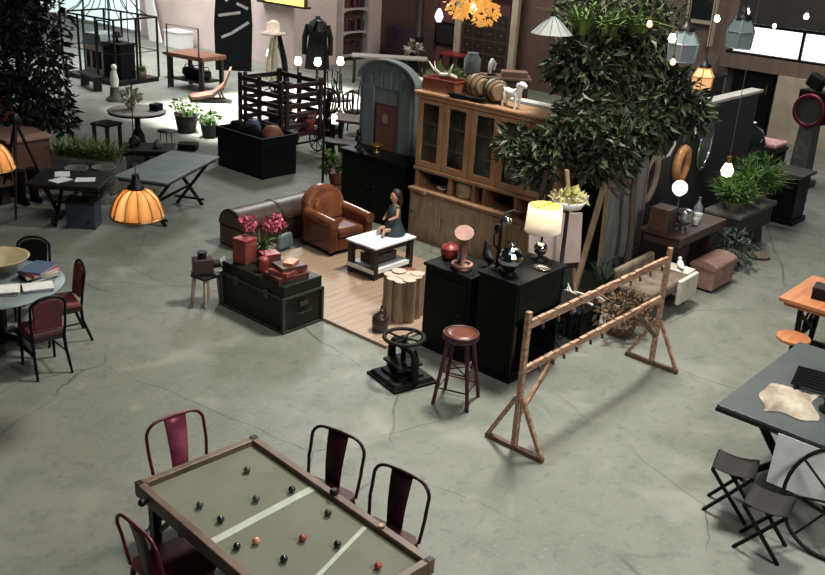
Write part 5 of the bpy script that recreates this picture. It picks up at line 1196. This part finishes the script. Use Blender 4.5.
for k, (x, y, r_, lab) in enumerate(((11.05, 15.55, .23, 'leafy plant in a dark tub on the sunlit floor, left one'), (11.15, 14.95, .17, 'leafy plant in a dark tub beside the black crate bench'))):
    t = T('tub_plant', lab, 'potted plant', (x, y, 0), 0, 'tub plants on the sunlit floor'); G().lathe([(r_*.75, 0), (r_, r_*1.4), (r_*1.06, r_*1.5), (r_*.9, r_*1.45), (.001, r_*1.3)], n=18).out('tub', 'stone_dark', t); G().leaves((0, 0, r_*2.2), r_*1.1, 110, .1, (1.1, 1.1, .6), .2, 300+k, .2, .45).blades((0, 0, r_*1.4), r_*.6, 40, .28, 310+k, .8, .05).out('foliage', 'leaf_fern', t)

# ------------------------------------------------------------------ black crate bench, slatted wagon
t = T('black_crate', 'long low black box heaped with dark cushions, left of the wagon', 'crate', (9.98, 11.95, 0))
g = G().bb(0, .75, 0, 1.2, 0, .5); g.out('body', 'black_paint', t)
G().bb(-.02, .015, -.02, 1.22, .501, .7).out('side_board', 'black_paint', t); G().bb(.735, .77, -.02, 1.22, .501, .7).out('side_board', 'black_paint', t); G().bb(.0155, .7345, -.02, .015, .501, .7).out('end_board', 'black_paint', t); G().bb(.0155, .7345, 1.185, 1.22, .501, .7).out('end_board', 'black_paint', t)
for k, (x, y, z, m_, lab, r_) in enumerate(((10.2, 12.9, .501, 'black_cloth', 'dark cushion at the far end of the black box', .15), (10.5, 12.82, .501, 'cover_blue', 'dark navy cushion at the back of the black box', .15), (10.2, 12.5, .501, 'black_cloth', 'dark cushion in the middle of the black box', .16), (10.45, 12.25, .501, 'rust', 'rusty tan cushion at the near end of the black box', .19))):
    t = T('cushion', lab, 'cushion', (x, y, z), 0, 'cushions in the black box'); G().lathe([(r_*.5, 0), (r_, .1), (r_, .18), (r_*.6, .3), (.001, .32)], n=16).out('pad', m_, t)
t = T('slatted_wagon', 'dark red-brown wooden farm wagon with slatted sides', 'wagon', (11.0, 12.62, 0))
wx, wy = 1.0, 1.2
G().bb(0, wx, 0, wy, .42, .5).out('bed', 'wagon_wood', t)
for nm, ax_, pos in (('side_rack', 'x', 0.02), ('side_rack', 'x', wx-.02)):
    g = G()
    for k in range(5): g.bb(pos-.012, pos+.012, 0, wy, .58+.18*k, .66+.18*k)
    r_ = g.out(nm, 'wagon_wood', t)
    for y in (.04, .62, wy-.04): G().bb(pos-.05, pos-.0125, y-.04, y+.04, .3, 1.44).out('stake', 'wagon_wood', r_)
for pos in (.02, wy-.02):
    g = G()
    for k in range(5): g.bb(.06, wx-.06, pos-.012, pos+.012, .58+.18*k, .66+.18*k)
    r_ = g.out('end_rack', 'wagon_wood', t)
    for x in (.1, wx-.1): G().bb(x-.035, x+.035, pos-.045, pos-.0125, .3, 1.44).out('stake', 'wagon_wood', r_)
for x in (-.07, wx+.07):
    for y in (.25, .95):
        w_ = G().tube([(x, y+.2*math.cos(2*PI*k/20), .216+.2*math.sin(2*PI*k/20)) for k in range(20)], .016, 6, True).out('wheel', 'black_iron', t)
        for k in range(4): G().cyl((x, y-.2*math.cos(k*PI/4), .216-.2*math.sin(k*PI/4)), (x, y+.2*math.cos(k*PI/4), .216+.2*math.sin(k*PI/4)), .01, n=5).out('spoke', 'wagon_wood', w_)
for y in (.25, .95): G().cyl((-.09, y, .216), (wx+.09, y, .216), .02).out('axle', 'black_iron', t)
for k, (x, y, h_, m_, lab) in enumerate(((11.72, 12.75, .3, 'red_enamel', 'small red tub riding in the slatted wagon'), (11.35, 13.2, .34, 'dark_wood', 'dark tub riding in the slatted wagon'))):
    t = T('tub', lab, 'tub', (x, y, .501)); G().lathe([(.12, 0), (.17, h_), (.155, h_), (.11, .02), (.001, .02)], n=18).out('body', m_, t); G().tube([(.165*math.cos(2*PI*j/18), .165*math.sin(2*PI*j/18), h_*.8) for j in range(18)], .008, 5, True).out('hoop', 'black_iron', t)
t = T('candle_jar', 'little glowing white candle lamp hung on the wagon\'s end', 'lamp', (12.04, 12.38, .0)); G().lathe([(.12, 0), (.02, .03), (.015, .62), (.06, .63)], n=12).out('stand', 'black_metal', t); G().lathe([(.05, .631), (.06, .7), (.05, .78)], n=12).out('shade', 'globe_white', t)
t = T('tall_black_pole_lamp', 'very tall thin black floor lamp in front of the wagon', 'floor lamp', (10.42, 10.95, 0))
G().lathe([(.16, 0), (.16, .02), (.04, .05), (.022, .1), (.022, 2.55)], n=12).out('pole', 'black_metal', t); G().tube([(0, 0, 2.55), (0, .06, 2.66), (0, .18, 2.66)], .012, 6).out('arm', 'black_metal', t); G().lathe([(.1, 2.52), (.04, 2.66), (.02, 2.68)], (0, .18, 0), 14).out('lamp_shade', 'black_metal', t)
t = T('rubber_plant', 'small green potted plant between the pole lamp and sideboard', 'potted plant', (10.78, 11.0, 0)); G().lathe([(.1, 0), (.14, .22), (.13, .22), (.001, .2)], n=16).out('pot', 'rust', t); G().leaves((0, 0, .42), .24, 110, .14, (1, 1, .9), .2, 71, .2, .5).out('foliage', 'leaf_fern', t)

# tables between wagon and armoire
def plain_table(nm, lab, loc, rz, lx, ly, h, m, ml='dark_wood', cat='table'):
    t = T(nm, lab, cat, loc, rz); G().bb(-lx, lx, -ly, ly, h-.05, h).out('tabletop', m, t, bevel=.005)
    for sx in (-1, 1):
        for sy in (-1, 1): G().bb(sx*(lx-.04), sx*(lx-.11), sy*(ly-.04), sy*(ly-.11), 0, h-.0505).out('leg', ml, t)
    return t
plain_table('brown_side_table', 'brown topped table seen between the wagon and the armoire', (12.45, 12.1, 0), R(-65), .55, .3, .72, 'brown_wood')
plain_table('low_black_bench', 'low black bench in front of the brown topped table', (11.9, 11.75, 0), R(-65), .5, .18, .42, 'dark_wood', 'black_iron', 'bench')
t = T('grid_back_chair', 'black chair with a square lattice back by the armoire', 'chair', (13.1, 11.75, 0), R(-60))
G().bb(-.22, .22, -.22, .22, .42, .46).out('seat', 'black_paint', t)
g = G()
for x in (-.2, 0, .2): g.bb(x-.025, x+.025, .18, .21, .461, 1.0)
for z in (.6, .8, .98): g.bb(-.2, .2, .185, .205, z-.025, z+.025)
g.out('backrest', 'black_paint', t)
for sx in (-1, 1):
    for sy in (-1, 1): G().bb(sx*.21, sx*.17, sy*.21, sy*.17, 0, .4195).out('leg', 'black_paint', t)
t = T('black_iron_chair', 'black iron garden chair on the bright floor behind the wagon', 'chair', (14.4, 14.6, 0), R(35))
G().lathe([(.001, .43), (.21, .43), (.22, .45), (.001, .455)], n=18).out('seat', 'black_iron', t); G().tube([(-.2, .1, .45), (-.2, .18, .8), (0, .22, .92), (.2, .18, .8), (.2, .1, .45)], .018, 6).out('back_frame', 'black_iron', t)
G().tube([(0, .2, .45), (0, .22, .9)], .014, 6).tube([(-.1, .18, .45), (-.12, .2, .87)], .014, 6).tube([(.1, .18, .45), (.12, .2, .87)], .014, 6).out('back_bars', 'black_iron', t)
for sx in (-1, 1):
    for sy in (-1, 1): G().cyl((sx*.15, sy*.15, .43), (sx*.2, sy*.2, 0), .016, n=6).out('leg', 'black_iron', t)
t['group'] = 'black iron garden chairs'
for loc, rz, lab in (((14.95, 15.4, 0), -30, 'black iron garden chair behind the wagon, beside the glowing lamps'), ((13.75, 13.55, 0), 120, 'black iron garden chair next to the dark iron machine'), ((15.4, 15.1, 0), 200, 'black iron garden chair farthest right on the bright floor')): dup(t, loc, R(rz), lab, 'black iron garden chairs')
t = T('black_umbrella_plant', 'spiky black-leaved plant standing on the bright floor beyond the wagon', 'potted plant', (12.55, 14.35, 0)); G().lathe([(.18, 0), (.24, .35), (.22, .35), (.001, .32)], n=16).out('tub', 'black_iron', t); G().blades((0, 0, .32), .12, 70, .6, 501, .8, .04).out('foliage', 'leaf_dark', t)
t = T('dark_iron_machine', 'jumble-shaped dark iron machine on the floor beyond the wagon', 'machine', (13.3, 13.9, 0), R(20))
G().bb(-.3, .3, -.25, .25, 0, .12).out('base', 'black_iron', t, bevel=.01); G().tube([(0, 0, .12), (0, 0, .5), (.15, 0, .8)], [.09, .07, .06], 10).out('column', 'black_iron', t); G().tube([(.05, .25*math.cos(2*PI*k/18), .65+.25*math.sin(2*PI*k/18)) for k in range(18)], .022, 6, True).out('flywheel', 'black_iron', t)
G().beam((.05, -.25, .65), (.05, .25, .65), .025).beam((.05, 0, .4), (.05, 0, .9), .025).out('spokes', 'black_iron', t)

# ------------------------------------------------------------------ back: clothes, sign, bookcases
t = T('coat_on_stand', 'long black coat on a dress stand in the far middle', 'dress stand', (16.0, 17.1, 0), R(-48))
G().lathe([(.28, 0), (.28, .03), (.04, .06), (.03, .7)], n=14).out('stand', 'dark_wood', t)
G().lathe([(.3, .62), (.27, 1.0), (.21, 1.35), (.25, 1.6), (.2, 1.72), (.07, 1.8), (.06, 1.86)], n=18, sy=.7).out('coat', 'black_cloth', t)
for s_ in (-1, 1): G().tube([(s_*.23, 0, 1.65), (s_*.31, 0, 1.35), (s_*.32, -.03, .95)], [.07, .065, .055], 8).out('sleeve', 'black_cloth', t)
t = T('dressed_hat_stand', 'stand draped with a tan hat and pale long scarves', 'hat stand', (15.1, 17.6, 0), R(-48))
G().lathe([(.25, 0), (.25, .03), (.03, .06), (.025, 1.6)], n=12).out('pole', 'dark_wood', t)
G().lathe([(.3, 1.42), (.31, 1.45), (.16, 1.48), (.15, 1.68), (.06, 1.74), (.001, 1.75)], (-.05, 0, 0), 18).out('hat', 'tan_felt', t)
for k, (x, y, m_, z0, z1) in enumerate(((-.12, -.05, 'dress_white', 1.35, .35), (.02, -.07, 'dress_white', 1.3, .3), (.12, -.04, 'teal_cloth', 1.2, .2), (.2, 0, 'black_cloth', 1.45, .3), (.1, -.1, 'bookcase_white', 1.1, .25))): G().tube([(x*.4, y, z0), (x, y*1.3, (z0+z1)/2), (x*1.3, y*1.6, z1)], [.05, .075, .09], 8).out('scarf', m_, t)
for k, (x, y, z, lab) in enumerate(((15.35, 18.1, .0, 'small glowing lamp left of the hat stand'), (15.2, 16.9, .0, 'small glowing lamp right of the hat stand'), (15.55, 16.6, 0, 'small glowing lamp in front of the black coat'), (16.1, 16.4, 0, 'small glowing lamp right of the black coat'))):
    t = T('candle_lamp', lab, 'lamp', (x, y, z), 0, 'small glowing lamps round the black coat'); G().lathe([(.14, 0), (.03, .04), (.02, .78), (.06, .8)], n=12).out('stand', 'black_metal', t); G().lathe([(.06, .801), (.09, .86), (.06, .98)], n=12).out('globe', 'bulb_warm' if k else 'globe_white', t)
t = T('marquee_sign', 'glowing yellow bulb sign cut by the photo\'s top edge', 'sign', (17.9, 20.5, 1.74))
G().bb(-.14, .09, -1.0, 1.0, -.05, .0).out('shelf', 'dark_wood', t)
for k in range(11): G().bb(-.08, -.03, -.78+.145*k-.05, -.78+.145*k+.045, .001, .45).out('lit_panel', 'lit_yellow', t)
G().bb(-.029, .05, -.9, .9, .001, .55).out('back_board', 'brown_wood', t)
for k, x0 in enumerate((19.62,)):
    t = T('arched_bookcase', 'tall whitish bookcase with arched shelf bays at the back', 'bookcase', (x0, 19.95, 0))
    G().bb(0, .06, 0, .24, 0, 2.4).out('side', 'bookcase_white', t); G().bb(1.04, 1.1, 0, .24, 0, 2.4).out('side', 'bookcase_white', t); G().bb(.0605, 1.0395, .2, .24, 0, 2.4).out('back', 'brown_wood', t)
    for z in (.3, .95, 1.6, 2.3): G().prism([(.0605, z-.03), (.0605, z-.14)] + [(x, zz) for x, zz in arc(.55, z-.14, .4895, .09, 180, 0, 12)] + [(1.0395, z-.14), (1.0395, z-.03)], 0, .02, 'y').bb(.0605, 1.0395, 0, .1995, z-.029, z).out('shelf', 'bookcase_white', t)
    G().bb(.0605, 1.0395, 0, .02, 0, .12).out('kickboard', 'bookcase_white', t)
bg = 'dark books in the arched bookcase'
b0 = T('book', 'dark book in the lowest bay of the arched bookcase', 'book', (0, 0, 0)); G().bb(0, .05, 0, .15, 0, .34).out('cover', 'cover_maroon', b0); n_ = 0
for z, nm in ((.301, 'lower'), (.951, 'middle'), (1.601, 'upper')):
    x = 19.72; k = 0
    while x < 20.55:
        lab = f'dark book standing in the {nm} bay of the arched bookcase'
        if n_ == 0: b0.location = (x, 20.0, z); b0['label'] = lab; b0['group'] = bg + ', ' + nm + ' bay'
        else: dup(b0, (x, 20.0, z), 0, lab, bg + ', ' + nm + ' bay', (1, 1, rng.uniform(.7, 1.15)), {'cover_maroon': rng.choice(['cover_black', 'cover_maroon', 'purple_dark', 'cover_brown'])})
        n_ += 1; x += .052 if rng.random() < .85 else .16
plain_table('long_white_console', 'long console table with a pale top in the far middle', (18.7, 17.2, 0), R(-48), 1.0, .25, .72, 'bookcase_white')
t = T('purple_cupboard', 'broad very dark purple cupboard against the brown back wall', 'cupboard', (21.0, 18.9, 0), R(-20)); G().bb(-.2, .25, -.55, .55, 0, 1.15).out('body', 'purple_dark', t, bevel=.01)
for s_ in (-1, 1): G().bb(-.22, -.2005, s_*.53, s_*.02, .06, 1.1).out('door', 'purple_dark', t, bevel=.006)
t = T('iron_column', 'slender dark iron column before the red wall', 'column', (20.2, 17.55, 0)); G().lathe([(.22, 0), (.22, .1), (.13, .16), (.11, 3.6), (.2, 3.8), (.24, 4.2)], n=14).out('shaft', 'dark_wood', t); G().lathe([(.16, 1.0), (.16, 1.1)], n=14).out('collar', 'black_iron', t)
struct(G().bb(21.42, 21.5, 15.4, 17.9, 0, 6).out('trim_8', 'wall_red'))
t = T('dark_painting', 'dark green picture hung on the red wall', 'picture', (21.4, 17.95-.4, 1.1)); G().bb(-.02, .01, -.4, .4, -.32, .32).out('frame', 'black_paint', t); G().bb(-.026, -.0205, -.34, .34, -.26, .26).out('canvas', 'leaf_dark', t)
plain_table('red_cloth_table', 'small table with a red-topped tray below the dark picture', (20.9, 16.75, 0), R(0), .3, .4, .7, 'red_enamel', 'dark_wood')
t = T('white_lily_vase', 'white flowers in a dark vase before the iron column', 'vase', (19.75, 17.3, 0)); G().lathe([(.15, 0), (.18, .3), (.1, .6), (.13, .7)], n=14).out('vase', 'black_iron', t); G().leaves((0, 0, .85), .22, 50, .16, (1, 1, .8), 0, 83, .1, .7).out('flowers', 'dress_white', t)
# tan doorway with dark drawers
t = T('tan_door_frame', 'tall tan timber door frame standing against the back wall', 'door frame', (21.2, 16.0, 0))
for y in (-.95, .95): G().bb(-.06, .06, y-.1, y+.1, 0, 2.4).out('jamb', 'tan_plaster', t)
G().bb(-.07, .07, -1.1, 1.1, 2.401, 2.6).out('lintel', 'tan_plaster', t)
t = T('apothecary_cabinet', 'dark red-brown drawer cabinet standing inside the tan door frame', 'cabinet', (21.15, 16.0, 0)); G().bb(0, .25, -.8, .8, 0, 1.9).out('body', 'walnut', t)
for i in range(5):
    for j in range(4): d = G().bb(-.012, -.0005, -.76+.38*j, -.76+.38*j+.35, .1+.36*i, .1+.36*i+.31).out('drawer', 'dark_wood', t, bevel=.006); G().ball((-.02, -.585+.38*j, .25+.36*i), .02, 6).out('knob', 'brass', d)
t = T('display_sideboard', 'long dark sideboard with a pale top seen above the kegs', 'sideboard', (16.3, 12.2, 0), R(-50))
G().bb(-.9, .9, -.25, .25, .06, 1.14).out('body', 'walnut', t, bevel=.01); G().bb(-.95, .95, -.29, .29, 1.1405, 1.19).out('top', 'rosy_wood', t, bevel=.008); G().bb(-.85, .85, -.22, .22, 0, .0595).out('plinth', 'dark_wood', t)
for k in range(4): d = G().bb(-.87+.44*k, -.45+.44*k, -.262, -.2505, .1, 1.1).out('door', 'wall_brown', t, bevel=.006); G().ball((-.5+.44*k, -.275, .6), .02, 8).out('knob', 'brass', d)
t = T('pale_teal_urn', 'pale blue-green glazed urn on the long sideboard behind the kegs', 'urn', (16.1, 12.43, 1.191)); G().lathe([(.12, 0), (.18, .04), (.18, .32), (.12, .4), (.13, .44)], n=20).out('body', 'glass_blue', t)
t = T('white_curled_ornament', 'white curled ornament beside the pale urn', 'ornament', (16.38, 12.1, 1.191)); G().lathe([(.1, 0), (.1, .03), (.03, .04)], n=12).out('base', 'dark_wood', t); G().tube([(-.1, 0, .04), (-.08, 0, .22), (.02, .04, .3), (.1, .02, .22), (.06, 0, .1)], [.04, .05, .05, .045, .02], 8).out('body', 'bone', t)
t = T('pale_plank_pile', 'pale planks stacked flat on the sideboard\'s near end', 'planks', (16.65, 11.75, 1.191), R(-50))
for k in range(3): G().bb(-.25, .3, -.2+.01*k, .15, .04*k, .04*k+.036).out('plank', 'rosy_wood', t)
t = T('green_shrub', 'leafy green shrub in a tub just behind the red crate', 'potted plant', (11.6, 9.5, 0)); G().lathe([(.2, 0), (.26, .4), (.25, .4), (.001, .36)], n=18).out('tub', 'stone_dark', t); G().tube([(0, 0, .36), (0, 0, 1.6)], .03, 8).out('stem', 'bark', t); G().leaves((0, 0, 1.75), .42, 320, .14, (1.1, 1.1, .8), .1, 84, .2, .45).out('foliage', 'leaf_palm', t)
t = T('capiz_chandelier', 'golden glowing shell chandelier hanging at the top centre', 'chandelier', (15.6, 12.1, 2.5))
for k, (x, y, z, r_) in enumerate(((-.15, .25, .15, .3), (.05, -.25, .02, .26), (0, .02, .3, .3))): G().leaves((x, y, z), r_, 140, .11, (1, 1, .9), .3, 400+k, .5, .9).out('shell_cluster', 'capiz', t)
G().ball((0, 0, .1), .07, 10).out('bulb', 'bulb_warm', t); G().tube([(0, 0, .1), (0, 0, 3)], .012, 6).out('rod', 'brass', t)
t = T('white_lily_lamp', 'small white hanging lamp left of the chandelier', 'pendant lamp', (17.5, 14.6, 2.05)); G().lathe([(.05, -.1), (.1, .02), (.06, .14), (.02, .2)], n=14).out('shade', 'globe_white', t); G().cyl((0, 0, .2), (0, 0, 3), .007, n=5).out('cord', 'black_metal', t)
t = T('sun_streak_board', 'long white board standing in for the sun streak on the pink wall', 'board', (17.6, 26.0, 0), R(90)); G().add([(-.1, .0, 0), (.55, .0, 0), (1.3, -.3, 2.4), (1.05, -.3, 2.4), (-.1, .05, 0), (.55, .05, 0), (1.3, -.25, 2.4), (1.05, -.25, 2.4)], [(0, 1, 2, 3), (7, 6, 5, 4), (0, 4, 5, 1), (1, 5, 6, 2), (2, 6, 7, 3), (3, 7, 4, 0)]).out('panel', 'white_paint', t)  # slanted white shape takes the place of sunlight on the wall
t = T('sun_spot_box', 'white box standing in for the bright spot under the pink wall', 'box', (17.5, 24.9, 0)); G().bb(-.25, .25, -.4, .4, 0, .45).out('body', 'white_paint', t, bevel=.01); G().bb(-.27, .27, -.42, .42, .451, .5).out('lid', 'white_paint', t)  # bright foot of the sun streak, put in as a solid box

# ------------------------------------------------------------------ right rear: cushion stool, clock, vase
t = T('pink_cushion_stool', 'dark stool topped with a pink and white patterned cushion', 'stool', (17.7, 6.5, 0)); G().bb(-.3, .3, -.3, .3, .55, .62).out('seat', 'dark_wood', t)
for sx in (-1, 1):
    for sy in (-1, 1): G().bb(sx*.28, sx*.2, sy*.28, sy*.2, 0, .5495).out('leg', 'dark_wood', t)
G().box(0, 0, .67, .56, .56, .09).out('cushion', 'pink_cloth', t, bevel=.035); G().bb(-.27, .27, -.27, .27, .1, .5).out('skirt', 'black_cloth', t)
t = T('clock_machine', 'tall grey pillar machine with a red-ringed round face', 'machine', (17.75, 5.82, 0), R(-8))
G().bb(-.22, .22, -.25, .25, 0, .12).box(0, 0, .65, .3, .34, 1.05, top=.85).out('pillar', 'stone', t, bevel=.02)
f_ = G().tube([(-.16, .27*math.cos(2*PI*k/24), 1.4+.27*math.sin(2*PI*k/24)) for k in range(24)], .045, 8, True).out('face_ring', 'red_metal', t); G().prism([(.25*math.cos(2*PI*k/24), 1.4+.25*math.sin(2*PI*k/24)) for k in range(24)], -.17, -.1, 'x').out('dial', 'stone_dark', f_)
G().bb(-.12, .2, -.28, .28, 1.17, 1.75).out('housing', 'black_paint', t, bevel=.02); G().box(0, .05, 1.9, .2, .3, .25, rx=R(20)).out('head', 'black_iron', t, bevel=.04)
t = T('dark_iron_pillar', 'dark iron pillar rack at the right edge behind the clock machine', 'rack', (18.6, 5.0, 0)); G().bb(-.12, .12, -.15, .15, 0, 1.9).out('post', 'black_paint', t)
for z in (.5, 1.0, 1.5): G().bb(-.3, .3, -.3, .3, z, z+.04).out('shelf', 'black_metal', t)
t = T('black_round_vase', 'big round glossy black vase behind the fern trough', 'vase', (16.6, 6.5, 0)); G().lathe([(.2, 0), (.2, .4), (.14, .44), (.3, .6), (.36, .85), (.26, 1.08), (.1, 1.15), (.13, 1.2)], n=24).out('body', 'glass_dark', t)
t = T('green_glass_stand', 'thin metal stand with a grey-green tray beyond the partition end', 'stand', (17.1, 7.35, 0)); G().bb(-.3, .3, -.25, .25, 1.2, 1.24).out('tray', 'glass_blue', t)
for sx in (-1, 1):
    for sy in (-1, 1): G().bb(sx*.28, sx*.25, sy*.23, sy*.2, 0, 1.1995).out('leg', 'lantern_frame', t)
t = T('dark_wardrobe', 'tall dark wardrobe in the gloom behind the partition', 'wardrobe', (18.6, 9.0, 0), R(0)); G().bb(0, .6, -.8, .8, 0, 1.5).out('body', 'black_paint', t, bevel=.01)
for s_ in (-1, 1): G().bb(-.015, -.0005, s_*.76, s_*.02, .08, 1.42).out('door', 'black_paint', t, bevel=.006)
G().bb(-.05, .62, -.84, .84, 1.501, 1.56).out('cornice', 'black_paint', t)
